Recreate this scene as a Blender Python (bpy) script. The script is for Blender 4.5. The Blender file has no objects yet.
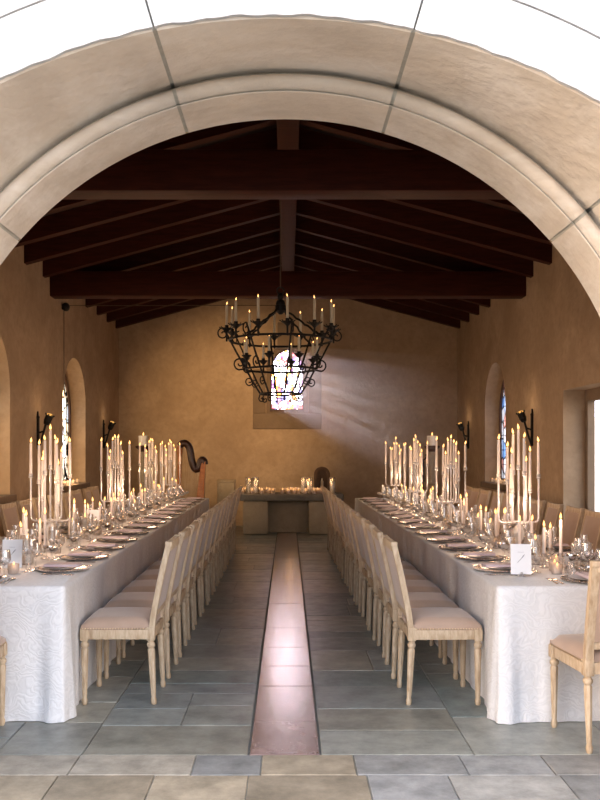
import bpy, bmesh, math, random
from mathutils import Vector, Matrix
random.seed(7)
PI = math.pi
S = bpy.context.scene
COL = S.collection
EYE = 1.55; F = 875.0; VX, VY = 288.0, 450.0
def at(px, py, d):                      # a point of the place from where it shows and how far it stands
    return Vector(((px-VX)*d/F, d, EYE-(py-VY)*d/F))

# ------------------------------------------------------------------ mesh helpers
class MB:
    def __init__(s): s.v=[]; s.f=[]; s.m=[]
    def add(s, vs, fs, mi=0):
        n=len(s.v); s.v += [tuple(p) for p in vs]
        for f in fs: s.f.append(tuple(i+n for i in f)); s.m.append(mi)
        return s
    def box(s, x0,x1,y0,y1,z0,z1, mi=0, M=None):
        vs=[Vector((x,y,z)) for z in (z0,z1) for y in (y0,y1) for x in (x0,x1)]
        if M is not None: vs=[M@p for p in vs]
        return s.add(vs, [(0,2,3,1),(4,5,7,6),(0,1,5,4),(2,6,7,3),(0,4,6,2),(1,3,7,5)], mi)
    def bbox(s, x0,x1,y0,y1,z0,z1, b=.006, mi=0, M=None):   # box with softened edges
        bm=bmesh.new(); bmesh.ops.create_cube(bm,size=1)
        for v in bm.verts: v.co=Vector(((x0+x1)/2+v.co.x*(x1-x0),(y0+y1)/2+v.co.y*(y1-y0),(z0+z1)/2+v.co.z*(z1-z0)))
        bmesh.ops.bevel(bm, geom=list(bm.edges), offset=b, segments=2, affect='EDGES', profile=.5)
        bm.verts.index_update()
        s.add([ (M@v.co if M is not None else v.co.copy()) for v in bm.verts], [[v.index for v in f.verts] for f in bm.faces], mi); bm.free(); return s
    def lathe(s, prof, n=16, mi=0, M=None, flute=0, fz=None, cap=True):
        vs=[]; fs=[]
        for r,z in prof:
            for k in range(n):
                a=2*PI*k/n; rr=r
                if flute and fz and fz[0]<=z<=fz[1]: rr=r*(1-(.13 if k%2 else 0))
                p=Vector((rr*math.cos(a),rr*math.sin(a),z)); vs.append(M@p if M is not None else p)
        m=len(prof)
        for i in range(m-1):
            for k in range(n):
                k2=(k+1)%n; fs.append((i*n+k,i*n+k2,(i+1)*n+k2,(i+1)*n+k))
        if cap:
            fs.append(tuple(reversed(range(n)))); fs.append(tuple((m-1)*n+k for k in range(n)))
        return s.add(vs,fs,mi)
    def tube(s, path, r, n=8, mi=0, cap=True, closed=False):
        P=[Vector(p) for p in path]; m=len(P); vs=[]; fs=[]
        rs=r if isinstance(r,(list,tuple)) else [r]*m
        up=None
        for i in range(m):
            if closed: t=P[(i+1)%m]-P[i-1]
            else: t=P[min(i+1,m-1)]-P[max(i-1,0)]
            t.normalize()
            if up is None:
                up=Vector((0,0,1)) if abs(t.z)<.9 else Vector((1,0,0))
            a=(up-t*up.dot(t))
            if a.length<1e-5: a=t.orthogonal()
            a.normalize(); b=t.cross(a); up=a
            for k in range(n):
                g=2*PI*k/n; vs.append(P[i]+(a*math.cos(g)+b*math.sin(g))*rs[i])
        for i in range(m if closed else m-1):
            j=(i+1)%m
            for k in range(n):
                k2=(k+1)%n; fs.append((i*n+k,i*n+k2,j*n+k2,j*n+k))
        if cap and not closed:
            fs.append(tuple(reversed(range(n)))); fs.append(tuple((m-1)*n+k for k in range(n)))
        return s.add(vs,fs,mi)
    def prism(s, poly, fn0, fn1, mi=0):  # polygon (2d) between two mapping functions
        n=len(poly); vs=[fn0(*p) for p in poly]+[fn1(*p) for p in poly]
        fs=[tuple(range(n)),tuple(range(2*n-1,n-1,-1))]+[(i,i+n,(i+1)%n+n,(i+1)%n) for i in range(n)]
        return s.add(vs,fs,mi)
    def sphere(s, c, r, n=10, m=6, mi=0, sc=(1,1,1)):
        prof=[]
        c=Vector(c)
        M=Matrix.Translation(c)@Matrix.Diagonal((sc[0],sc[1],sc[2],1))
        for i in range(m+1):
            a=-PI/2+PI*i/m; prof.append((max(r*math.cos(a),r*.02),r*math.sin(a)))
        return s.lathe(prof,n,mi,M)
    def build(s, name, mats, parent=None, smooth=40, loc=None, fixn=True):
        me=bpy.data.meshes.new(name); me.from_pydata(s.v,[],s.f)
        if not isinstance(mats,(list,tuple)): mats=[mats]
        for m in mats: me.materials.append(m)
        me.polygons.foreach_set('material_index', s.m)
        if fixn:
            bm=bmesh.new(); bm.from_mesh(me); bmesh.ops.recalc_face_normals(bm,faces=bm.faces); bm.to_mesh(me); bm.free()
        if smooth:
            me.shade_smooth(); me.set_sharp_from_angle(angle=math.radians(smooth))
        o=bpy.data.objects.new(name,me); COL.objects.link(o)
        if parent: o.parent=parent
        if loc is not None: o.location=loc
        return o
def tag(o,label=None,cat=None,group=None,kind=None):
    if label: o['label']=label
    if cat: o['category']=cat
    if group: o['group']=group
    if kind: o['kind']=kind
    return o
def empty(name, loc=(0,0,0), rz=0):
    o=bpy.data.objects.new(name,None); o.empty_display_size=.1; COL.objects.link(o); o.location=loc; o.rotation_euler=(0,0,rz); return o
def children(o): return [c for c in CH.get(o.name,[])]
CH={}
def kids(o):
    return [c for c in COL.objects if c.parent==o]
def remember(o):                        # cache a prototype's tree for copying
    r=(o,[remember(c) for c in kids(o)]); return r
def copy_tree(t, parent=None):
    c=t[0].copy(); COL.objects.link(c)
    if parent: c.parent=parent
    for k in t[1]: copy_tree(k,c)
    return c
class Proto:
    def __init__(s,root): s.root=root; s.tree=None; s.used=False
    def put(s,loc,rz=0,label=None,group=None,scale=None,rot=None):
        if not s.used:
            s.tree=remember(s.root); s.used=True; o=s.root
        else: o=copy_tree(s.tree)
        o.location=loc; o.rotation_euler=rot if rot else (0,0,rz)
        if scale: o.scale=scale
        if label: o['label']=label
        if group: o['group']=group
        return o
ORD=['first','second','third','fourth','fifth','sixth','seventh','eighth','ninth','tenth','eleventh','twelfth','thirteenth','fourteenth','fifteenth','sixteenth','seventeenth','eighteenth','nineteenth','twentieth','twenty-first','twenty-second','twenty-third','twenty-fourth','twenty-fifth']
def arc(cx,cy,r,a0,a1,n): return [(cx+r*math.cos(a0+(a1-a0)*i/n),cy+r*math.sin(a0+(a1-a0)*i/n)) for i in range(n+1)]

# ------------------------------------------------------------------ materials
def newmat(name):
    m=bpy.data.materials.new(name); m.use_nodes=True; nt=m.node_tree
    return m,nt,nt.nodes,nt.links,nt.nodes['Principled BSDF']
def simple(name,col,rough=.5,metal=0,noise=None,bump=None,spec=.5,coords='Object',sub=0):
    """noise=(scale, dark colour, contrast); bump=(scale,strength,distance)"""
    m,nt,N,L,b=newmat(name)
    b.inputs['Base Color'].default_value=(*col,1); b.inputs['Roughness'].default_value=rough; b.inputs['Metallic'].default_value=metal
    b.inputs['Specular IOR Level'].default_value=spec
    if sub: b.inputs['Subsurface Weight'].default_value=sub; b.inputs['Subsurface Radius'].default_value=(.02,.01,.006); b.inputs['Subsurface Scale'].default_value=1
    tc=N.new('ShaderNodeTexCoord')
    if noise:
        n=N.new('ShaderNodeTexNoise'); n.inputs['Scale'].default_value=noise[0]; n.inputs['Detail'].default_value=6; n.inputs['Roughness'].default_value=.65
        if len(noise)>3:
            mp=N.new('ShaderNodeMapping'); mp.inputs['Scale'].default_value=noise[3]; L.new(tc.outputs[coords],mp.inputs['Vector']); L.new(mp.outputs['Vector'],n.inputs['Vector'])
        else: L.new(tc.outputs[coords],n.inputs['Vector'])
        r=N.new('ShaderNodeValToRGB'); r.color_ramp.elements[0].position=.5-noise[2]; r.color_ramp.elements[1].position=.5+noise[2]
        r.color_ramp.elements[0].color=(*noise[1],1); r.color_ramp.elements[1].color=(*col,1)
        L.new(n.outputs['Fac'],r.inputs['Fac']); L.new(r.outputs['Color'],b.inputs['Base Color'])
    if bump:
        n2=N.new('ShaderNodeTexNoise'); n2.inputs['Scale'].default_value=bump[0]; n2.inputs['Detail'].default_value=5; L.new(tc.outputs[coords],n2.inputs['Vector'])
        bp=N.new('ShaderNodeBump'); bp.inputs['Strength'].default_value=bump[1]; bp.inputs['Distance'].default_value=bump[2]
        L.new(n2.outputs['Fac'],bp.inputs['Height']); L.new(bp.outputs['Normal'],b.inputs['Normal'])
    return m
def plaster(name,c1,c2,c3):
    m,nt,N,L,b=newmat(name); b.inputs['Roughness'].default_value=.9; b.inputs['Specular IOR Level'].default_value=.15
    tc=N.new('ShaderNodeTexCoord')
    n=N.new('ShaderNodeTexNoise'); n.inputs['Scale'].default_value=1.3; n.inputs['Detail'].default_value=8; n.inputs['Roughness'].default_value=.62; n.inputs['Distortion'].default_value=.6
    r=N.new('ShaderNodeValToRGB'); e=r.color_ramp.elements; e[0].position=.32; e[1].position=.68; e[0].color=(*c2,1); e[1].color=(*c1,1)
    n2=N.new('ShaderNodeTexNoise'); n2.inputs['Scale'].default_value=9; n2.inputs['Detail'].default_value=8; n2.inputs['Roughness'].default_value=.7
    r2=N.new('ShaderNodeValToRGB'); r2.color_ramp.elements[0].position=.44; r2.color_ramp.elements[1].position=.72; r2.color_ramp.elements[0].color=(0,0,0,1); r2.color_ramp.elements[1].color=(.55,.55,.55,1)
    mx=N.new('ShaderNodeMix'); mx.data_type='RGBA'; mx.inputs['B'].default_value=(*c3,1)
    for q in (n,n2): L.new(tc.outputs['Object'],q.inputs['Vector'])
    L.new(n.outputs['Fac'],r.inputs['Fac']); L.new(n2.outputs['Fac'],r2.inputs['Fac']); L.new(r.outputs['Color'],mx.inputs['A']); L.new(r2.outputs['Color'],mx.inputs['Factor']); L.new(mx.outputs['Result'],b.inputs['Base Color'])
    n3=N.new('ShaderNodeTexNoise'); n3.inputs['Scale'].default_value=14; n3.inputs['Detail'].default_value=7; L.new(tc.outputs['Object'],n3.inputs['Vector'])
    bp=N.new('ShaderNodeBump'); bp.inputs['Strength'].default_value=.35; bp.inputs['Distance'].default_value=.02; L.new(n3.outputs['Fac'],bp.inputs['Height']); L.new(bp.outputs['Normal'],b.inputs['Normal'])
    return m
def thin_glass(name,tint=(.96,.97,.97),refl=1.0,milk=0,rough=.03,milkcol=(.9,.9,.9)):
    m=bpy.data.materials.new(name); m.use_nodes=True; nt=m.node_tree; N=nt.nodes; L=nt.links; N.clear()
    out=N.new('ShaderNodeOutputMaterial'); tr=N.new('ShaderNodeBsdfTransparent'); tr.inputs['Color'].default_value=(*tint,1)
    gl=N.new('ShaderNodeBsdfGlossy'); gl.inputs['Roughness'].default_value=rough; gl.inputs['Color'].default_value=(1,1,1,1)
    lw=N.new('ShaderNodeLayerWeight'); lw.inputs['Blend'].default_value=.35
    mp=N.new('ShaderNodeMath'); mp.operation='MULTIPLY_ADD'; mp.inputs[1].default_value=.75*refl; mp.inputs[2].default_value=.05*refl; mp.use_clamp=True
    L.new(lw.outputs['Facing'],mp.inputs[0])
    mx=N.new('ShaderNodeMixShader'); L.new(mp.outputs[0],mx.inputs['Fac']); L.new(tr.outputs[0],mx.inputs[1]); L.new(gl.outputs[0],mx.inputs[2])
    last=mx
    if milk:
        df=N.new('ShaderNodeBsdfDiffuse'); df.inputs['Color'].default_value=(*milkcol,1); tl=N.new('ShaderNodeBsdfTranslucent'); tl.inputs['Color'].default_value=(*milkcol,1)
        m0=N.new('ShaderNodeMixShader'); m0.inputs['Fac'].default_value=.5; L.new(df.outputs[0],m0.inputs[1]); L.new(tl.outputs[0],m0.inputs[2])
        m2=N.new('ShaderNodeMixShader'); m2.inputs['Fac'].default_value=milk; L.new(mx.outputs[0],m2.inputs[1]); L.new(m0.outputs[0],m2.inputs[2]); last=m2
    L.new(last.outputs[0],out.inputs['Surface']); return m
def emit(name,col,st,samp='NONE'):
    m=bpy.data.materials.new(name); m.use_nodes=True; nt=m.node_tree; N=nt.nodes; L=nt.links; N.clear()
    out=N.new('ShaderNodeOutputMaterial'); e=N.new('ShaderNodeEmission'); e.inputs['Color'].default_value=(*col,1); e.inputs['Strength'].default_value=st
    L.new(e.outputs[0],out.inputs['Surface'])
    try: m.cycles.emission_sampling=samp
    except Exception: pass
    return m
def stained(name,scale,white,cols,bord,transl=.25,lead=.05):
    """leaded glass: pale panes, lead lines, a coloured border (bord = half width, half height in object space)"""
    m=bpy.data.materials.new(name); m.use_nodes=True; nt=m.node_tree; N=nt.nodes; L=nt.links; N.clear()
    out=N.new('ShaderNodeOutputMaterial'); tc=N.new('ShaderNodeTexCoord')
    mp=N.new('ShaderNodeMapping'); mp.inputs['Scale'].default_value=scale; L.new(tc.outputs['Object'],mp.inputs['Vector'])
    vo=N.new('ShaderNodeTexVoronoi'); vo.inputs['Scale'].default_value=1; vo.inputs['Randomness'].default_value=.7; L.new(mp.outputs[0],vo.inputs['Vector'])
    ve=N.new('ShaderNodeTexVoronoi'); ve.feature='DISTANCE_TO_EDGE'; ve.inputs['Scale'].default_value=1; ve.inputs['Randomness'].default_value=.7; L.new(mp.outputs[0],ve.inputs['Vector'])
    sp=N.new('ShaderNodeSeparateColor'); L.new(vo.outputs['Color'],sp.inputs[0])
    r=N.new('ShaderNodeValToRGB'); r.color_ramp.interpolation='CONSTANT'; e=r.color_ramp.elements
    e[0].position=0; e[0].color=(*white,1); e[1].position=.5; e[1].color=(*cols[0],1)
    for i,c in enumerate(cols[1:]):
        q=e.new(.5+.5*(i+1)/len(cols)); q.color=(*c,1)
    L.new(sp.outputs[0],r.inputs['Fac'])
    ld=N.new('ShaderNodeMath'); ld.operation='GREATER_THAN'; ld.inputs[1].default_value=lead; L.new(ve.outputs['Distance'],ld.inputs[0])
    mx=N.new('ShaderNodeMix'); mx.data_type='RGBA'; mx.inputs['A'].default_value=(.03,.03,.03,1); L.new(ld.outputs[0],mx.inputs['Factor']); L.new(r.outputs[0],mx.inputs['B'])
    tr=N.new('ShaderNodeBsdfTransparent'); tl=N.new('ShaderNodeBsdfTranslucent'); L.new(mx.outputs['Result'],tr.inputs[0]); L.new(mx.outputs['Result'],tl.inputs[0])
    ms=N.new('ShaderNodeMixShader'); ms.inputs[0].default_value=transl; L.new(tr.outputs[0],ms.inputs[1]); L.new(tl.outputs[0],ms.inputs[2]); L.new(ms.outputs[0],out.inputs['Surface'])
    return m
def woodmat(name,c1,c2,rough=.6,axis=(30,30,3)):
    return simple(name,c1,rough,noise=(1.0,c2,.2,axis),bump=(60,.25,.004))
def tilemat(name,rough,rvar,bump=.25,tint=1.0):
    m,nt,N,L,b=newmat(name); tc=N.new('ShaderNodeTexCoord')
    a=N.new('ShaderNodeAttribute'); a.attribute_name='tile'
    n=N.new('ShaderNodeTexNoise'); n.inputs['Scale'].default_value=5; n.inputs['Detail'].default_value=9; n.inputs['Roughness'].default_value=.7; L.new(tc.outputs['Object'],n.inputs['Vector'])
    r=N.new('ShaderNodeValToRGB'); r.color_ramp.elements[0].position=.3; r.color_ramp.elements[1].position=.72; r.color_ramp.elements[0].color=(.52,.52,.5,1); r.color_ramp.elements[1].color=(1.3,1.27,1.24,1)
    L.new(n.outputs['Fac'],r.inputs['Fac'])
    mx=N.new('ShaderNodeMix'); mx.data_type='RGBA'; mx.blend_type='MULTIPLY'; mx.inputs['Factor'].default_value=1; L.new(a.outputs['Color'],mx.inputs['A']); L.new(r.outputs['Color'],mx.inputs['B']); L.new(mx.outputs['Result'],b.inputs['Base Color'])
    n2=N.new('ShaderNodeTexNoise'); n2.inputs['Scale'].default_value=11; n2.inputs['Detail'].default_value=7; L.new(tc.outputs['Object'],n2.inputs['Vector'])
    mr=N.new('ShaderNodeMapRange'); mr.inputs['To Min'].default_value=rough-rvar; mr.inputs['To Max'].default_value=rough+rvar; L.new(n2.outputs['Fac'],mr.inputs['Value']); L.new(mr.outputs[0],b.inputs['Roughness'])
    bp=N.new('ShaderNodeBump'); bp.inputs['Strength'].default_value=bump; bp.inputs['Distance'].default_value=.006; L.new(n2.outputs['Fac'],bp.inputs['Height']); L.new(bp.outputs['Normal'],b.inputs['Normal'])
    return m
def clothmat():
    m,nt,N,L,b=newmat('damask_cloth'); b.inputs['Roughness'].default_value=.62; b.inputs['Specular IOR Level'].default_value=.3
    tc=N.new('ShaderNodeTexCoord')
    no=N.new('ShaderNodeTexNoise'); no.inputs['Scale'].default_value=6; no.inputs['Detail'].default_value=2; L.new(tc.outputs['Object'],no.inputs['Vector'])
    ad=N.new('ShaderNodeMix'); ad.data_type='RGBA'; ad.blend_type='ADD'; ad.inputs['Factor'].default_value=.35; L.new(tc.outputs['Object'],ad.inputs['A']); L.new(no.outputs['Color'],ad.inputs['B'])
    w=N.new('ShaderNodeTexWave'); w.wave_type='RINGS'; w.inputs['Scale'].default_value=8; w.inputs['Distortion'].default_value=11; w.inputs['Detail'].default_value=2; w.inputs['Detail Scale'].default_value=1.6; L.new(ad.outputs['Result'],w.inputs['Vector'])
    r=N.new('ShaderNodeValToRGB'); r.color_ramp.elements[0].position=.42; r.color_ramp.elements[1].position=.58; r.color_ramp.elements[0].color=(.665,.66,.67,1); r.color_ramp.elements[1].color=(.71,.705,.715,1)
    L.new(w.outputs['Fac'],r.inputs['Fac']); L.new(r.outputs[0],b.inputs['Base Color'])
    bp=N.new('ShaderNodeBump'); bp.inputs['Strength'].default_value=.24; bp.inputs['Distance'].default_value=.006; L.new(w.outputs['Fac'],bp.inputs['Height']); L.new(bp.outputs['Normal'],b.inputs['Normal'])
    return m
M={}
M['plaster']=plaster('ochre_plaster',(.50,.365,.245),(.37,.26,.168),(.30,.205,.13))
M['facade']=simple('pale_limestone',(.54,.54,.535),.9,noise=(3,(.42,.42,.425),.25),bump=(18,.5,.02))
M['arch']=plaster('carved_sandstone',(.69,.60,.50),(.50,.425,.35),(.80,.745,.68))
for n_ in M['arch'].node_tree.nodes:
    if n_.type=='BUMP': n_.inputs['Strength'].default_value=.6
    if n_.type=='TEX_NOISE' and n_.inputs['Scale'].default_value==9:      # pale diagonal veins in the stone
        mp_=M['arch'].node_tree.nodes.new('ShaderNodeMapping'); mp_.inputs['Rotation'].default_value=(0,.7,.3); mp_.inputs['Scale'].default_value=(.12,.25,.9)
        tc_=[q for q in M['arch'].node_tree.nodes if q.type=='TEX_COORD'][0]; M['arch'].node_tree.links.new(tc_.outputs['Object'],mp_.inputs['Vector']); M['arch'].node_tree.links.new(mp_.outputs['Vector'],n_.inputs['Vector']); n_.inputs['Detail'].default_value=4
M['mortar']=simple('lime_mortar',(.46,.44,.38),.95,noise=(20,(.34,.32,.27),.3))
M['tile']=tilemat('worn_flagstone',.36,.14)
M['strip']=tilemat('polished_flagstone',.25,.02,bump=.0)
M['strip'].node_tree.nodes['Principled BSDF'].inputs['Specular IOR Level'].default_value=.9
M['strip'].node_tree.nodes['Principled BSDF'].inputs['Coat Weight'].default_value=1; M['strip'].node_tree.nodes['Principled BSDF'].inputs['Coat IOR'].default_value=1.85; M['strip'].node_tree.nodes['Principled BSDF'].inputs['Coat Roughness'].default_value=.22
M['paver']=tilemat('rough_paving',.6,.15,bump=.5)
M['grout']=simple('dark_grout',(.23,.225,.205),.95,noise=(12,(.12,.12,.11),.3))
M['beam']=woodmat('dark_stained_timber',(.058,.0125,.0065),(.026,.006,.0035),.55,(3,25,25))
M['beam'].node_tree.nodes['Principled BSDF'].inputs['Specular IOR Level'].default_value=.12
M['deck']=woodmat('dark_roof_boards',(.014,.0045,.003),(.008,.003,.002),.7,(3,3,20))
M['chairwood']=woodmat('whitewashed_oak',(.61,.485,.34),(.35,.23,.13),.6,(40,40,9))
M['velvet']=simple('blush_velvet',(.46,.325,.245),.85,noise=(5,(.36,.25,.185),.3),spec=.2)
M['velvet'].node_tree.nodes['Principled BSDF'].inputs['Sheen Weight'].default_value=.35
M['nail']=simple('aged_brass',(.55,.42,.28),.4,1)
M['cloth']=clothmat()
M['wax']=simple('ivory_wax',(.86,.75,.67),.5,noise=(3,(.80,.69,.61),.3),spec=.3)
M['whitewax']=simple('white_wax',(.9,.85,.78),.5,noise=(3,(.85,.79,.71),.3),spec=.3)
M['wick']=simple('charred_wick',(.02,.015,.01),.9,noise=(90,(.01,.01,.01),.2))
M['flame']=emit('candle_flame',(1,.50,.15),4.5)
M['glass']=thin_glass('clear_glass',(.975,.975,.975),1.6,.03,.05,(.95,.93,.93))
M['crystal']=thin_glass('pressed_crystal',(.93,.92,.92),1.3,.10,.08)
M['acrylic']=thin_glass('clear_acrylic',(.92,.92,.92),1.2,.45,.12,(.93,.90,.89))
M['votive']=thin_glass('frosted_votive_glass',(.97,.93,.9),1.2,.30,.1,(.95,.85,.78))
M['silver']=simple('silver_plate',(.78,.76,.74),.16,1,noise=(6,(.66,.63,.61),.3))
M['steel']=simple('flatware_steel',(.60,.56,.53),.2,1,noise=(8,(.46,.42,.40),.3))
M['charger']=simple('smoked_mercury_glass',(.42,.36,.33),.16,.7,noise=(9,(.25,.20,.18),.3))
M['china']=simple('white_china',(.82,.79,.78),.25,noise=(4,(.78,.75,.74),.3))
M['napkin']=simple('lilac_linen',(.66,.55,.58),.85,noise=(8,(.58,.48,.51),.3),bump=(140,.3,.002))
M['paper']=simple('card_stock',(.86,.87,.90),.8,noise=(40,(.83,.84,.87),.3))
M['ink']=simple('grey_ink',(.18,.18,.22),.8,noise=(40,(.12,.12,.16),.3))
M['iron']=simple('wrought_iron',(.022,.020,.020),.55,.6,noise=(20,(.012,.011,.011),.3),bump=(50,.4,.004))
M['harp']=woodmat('varnished_cherry',(.46,.17,.05),(.28,.085,.025),.3,(4,4,30))
M['harpdark']=woodmat('dark_walnut',(.05,.018,.010),(.03,.012,.008),.35,(4,4,30))
M['string']=simple('gut_string',(.6,.5,.36),.5,noise=(20,(.5,.4,.3),.3))
M['stone']=simple('altar_stone',(.44,.36,.25),.9,noise=(4,(.30,.24,.165),.3),bump=(22,.7,.02))
M['slab']=simple('dark_altar_slab',(.22,.20,.165),.85,noise=(5,(.11,.10,.085),.3),bump=(16,.9,.03))
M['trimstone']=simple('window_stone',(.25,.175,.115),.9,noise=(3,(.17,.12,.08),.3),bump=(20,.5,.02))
M['shrine']=simple('weathered_oak_shrine',(.14,.075,.035),.7,noise=(10,(.06,.03,.015),.3),bump=(30,.5,.01))
M['figure']=simple('carved_ivory_stone',(.55,.45,.33),.7,noise=(12,(.4,.32,.22),.3))
M['frame']=woodmat('window_frame_oak',(.10,.045,.025),(.06,.025,.015),.6,(20,20,4))
M['amber']=emit('lamp_glass_glow',(1,.50,.12),1.1)
M['limewall']=simple('whitewashed_garden_wall',(.85,.84,.80),.9,noise=(3,(.72,.70,.64),.3),bump=(10,.5,.02))
M['leaf']=simple('fern_green',(.16,.20,.07),.6,noise=(12,(.09,.12,.04),.3))
M['rope']=simple('hemp_cord',(.12,.075,.045),.8,noise=(40,(.07,.04,.025),.3))
M['bglass']=stained('stained_glass_pale',(15,1,12),(.95,.93,.95),[(.7,.68,.75),(.22,.22,.36),(.34,.22,.38),(.6,.40,.18),(.40,.20,.2)],None,.12,.09)
M['sglass']=stained('leaded_glass_amber',(1,6,4),(.98,.93,.82),[(.95,.88,.75),(.9,.75,.5),(.7,.78,.85)],None,.3)
M['rglass']=stained('leaded_glass_blue',(1,6,4),(.80,.80,.82),[(.6,.7,.85),(.35,.5,.75),(.75,.5,.45)],None,.3)

# ------------------------------------------------------------------ room shell
HX=3.46; YB=17.9; YF=4.30; EAVE=4.0; RIDGE=4.93; WT=.34
# floors: stone slabs laid in courses
def slabs(name, x0,x1,y0,y1, wr, dr, pal, mats, strip=None, rot=False):
    mb=MB(); cols=[]
    def slab(a,b,c,d,mi,col,g):
        n=len(mb.f); e=.004
        z=random.uniform(-.0015,.0015)
        a+=g;b-=g;c+=g;d-=g
        if b-a<.03 or d-c<.03: return
        vs=[(a,c,-.012),(b,c,-.012),(b,d,-.012),(a,d,-.012),(a,c,z-.003),(b,c,z-.003),(b,d,z-.003),(a,d,z-.003),(a+e,c+e,z),(b-e,c+e,z),(b-e,d-e,z),(a+e,d-e,z)]
        mb.add(vs,[(0,1,5,4),(1,2,6,5),(2,3,7,6),(3,0,4,7),(4,5,9,8),(5,6,10,9),(6,7,11,10),(7,4,8,11),(8,9,10,11)],mi)
        for _ in range(9): cols.append(col)
    def course(xa,xb):
        y=y0
        while y<y1-.01:
            d=random.uniform(*dr); d=y1-y if y+d>y1-.2 else d
            x=xa
            while x<xb-.01:
                w=random.uniform(*wr); w=xb-x if x+w>xb-.22 else w
                c=Vector(random.choice(pal))*random.uniform(.82,1.18)
                if d>.42 and random.random()<.22:
                    h=d*random.uniform(.4,.6); slab(x,x+w,y,y+h,1,c,.0025); slab(x,x+w,y+h,y+d,1,Vector(random.choice(pal)),.0025)
                else: slab(x,x+w,y,y+d,1,c,.0025)
                x+=w
            y+=d
    if strip:
        for a_,b_ in ((x0,-2.2),(-2.2,-1.05),(-1.05,strip[0]),(strip[1],.95),(.95,2.1),(2.1,x1)): course(a_,b_)
        y=y0
        while y<y1-.01:
            d=random.uniform(.5,.85); d=y1-y if y+d>y1-.3 else d
            slab(strip[0]+.006,strip[1]-.006,y,y+d,2,Vector((.30,.215,.205))*random.uniform(.88,1.12),.003); y+=d
    else: course(x0,x1)
    n0=len(mb.f); mb.box(x0,x1,y0,y1,-.14,-.010,0)
    for _ in range(6): cols.append(Vector((.1,.1,.1)))
    o=mb.build(name,mats,smooth=None,fixn=False)
    at_=o.data.color_attributes.new('tile','FLOAT_COLOR','CORNER')
    for p in o.data.polygons:
        c=cols[p.index]
        for li in p.loop_indices: at_.data[li].color=(c[0],c[1],c[2],1)
    return tag(o,kind='structure')
P1=[(.275,.295,.285),(.30,.31,.285),(.245,.27,.272),(.215,.25,.242),(.31,.305,.265),(.27,.27,.24),(.18,.213,.208)]
P2=[(.34,.335,.32),(.38,.33,.255),(.30,.305,.305),(.41,.375,.32),(.265,.27,.275),(.34,.29,.22)]
tag(slabs('floor',-HX-.4,HX+.4,4.45,YB+.3,(.38,.85),(.34,.66),P1,[M['grout'],M['tile'],M['strip']],strip=(-.205,.17)),'grey flagstone floor with a polished strip down the aisle','floor')
tag(slabs('floor_terrace',-4.6,4.6,-2.6,4.45,(.28,.62),(.22,.42),P2,[M['mortar'],M['paver'],M['paver']]),'rough tan and grey paving outside the arch','floor')
g=MB(); g.box(-60,60,-60,80,-.6,-.15); tag(g.build('ground',simple('dry_earth',(.32,.30,.26),.95,noise=(.5,(.25,.23,.19),.3)),smooth=None),'pale ground around the chapel','ground',kind='structure')

def pointed(w,z0,zs,zt,c=0,n=10):
    """two-centred outline, lower left round to lower right"""
    a=w/2; h=zt-zs; R=(a*a+h*h)/(2*a)
    L=[]; cx=c-a+R; a1=math.atan2(h,c-cx)
    for i in range(n+1):
        q=PI+(a1-PI)*i/n; L.append((cx+R*math.cos(q),zs+R*math.sin(q)))
    Rr=[(2*c-x,z) for x,z in reversed(L[:-1])]
    return [(c-a,z0)]+L+Rr+[(c+a,z0)]
def opening(yc,w,z0,zs,kind):           # outline (y,z) from lower near corner over the top to the lower far corner
    a,b=yc-w/2,yc+w/2
    if kind=='rect': return [(a,z0),(a,zs),(b,zs),(b,z0)]
    return [(a,z0)]+[(p[0],p[1]) for p in arc(yc,zs,w/2,PI,0,20)]+[(b,z0)]
def wall(name,ops,y0,y1,z0,ztop,fn0,fn1,label):
    """ops sorted along the wall: (outline, ya, yb, sill)"""
    mb=MB(); y=y0
    ztf=ztop if callable(ztop) else (lambda q:ztop)
    def quad(ya,yb,za): 
        if yb-ya>1e-4: 
            pts=[(ya,za),(yb,za),(yb,ztf(yb)),(ya,ztf(ya))]
            if callable(ztop) and ya<0<yb: pts=[(ya,za),(yb,za),(yb,ztf(yb)),(0,ztf(0)),(ya,ztf(ya))]
            mb.prism(pts,fn0,fn1)
    for out,ya,yb,zs in ops:
        quad(y,ya,z0)
        if zs>z0+.01: mb.prism([(ya,z0),(yb,z0),(yb,zs),(ya,zs)],fn0,fn1)
        top=out[1:-1]; 
        for i in range(len(top)-1):
            (a,b),(c,d)=top[i],top[i+1]
            if c-a<1e-5: continue
            q=[(a,b),(c,d),(c,ztf(c))]
            if callable(ztop) and a<0<c: q.append((0,ztf(0)))
            q.append((a,ztf(a))); mb.prism(q,fn0,fn1)
        y=yb
    quad(y,y1,z0)
    return tag(mb.build(name,M['plaster'],smooth=None),label,'wall',kind='structure')
LW=[(6.05,1.5),(10.14,1.5),(14.2,1.5)]
RW=[(14.65,1.44)]
SILL,SPR=.99,2.29
lops=[(opening(c,w,SILL,SPR,'arch'),c-w/2,c+w/2,SILL) for c,w in LW]
wall('wall_left',lops,YF-.05,YB+.34,-.1,4.3,lambda a,b:(-HX,a,b),lambda a,b:(-HX-WT,a,b),'ochre plaster wall on the harp side')
rops=[(opening(10.15,1.7,0,2.30,'rect'),9.3,11.0,-.1),(opening(14.65,1.44,SILL,SPR,'arch'),13.93,15.37,SILL)]
wall('wall_right',rops,YF-.05,YB+.34,-.1,4.3,lambda a,b:(HX,a,b),lambda a,b:(HX+WT,a,b),'ochre plaster wall on the doorway side')
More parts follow.
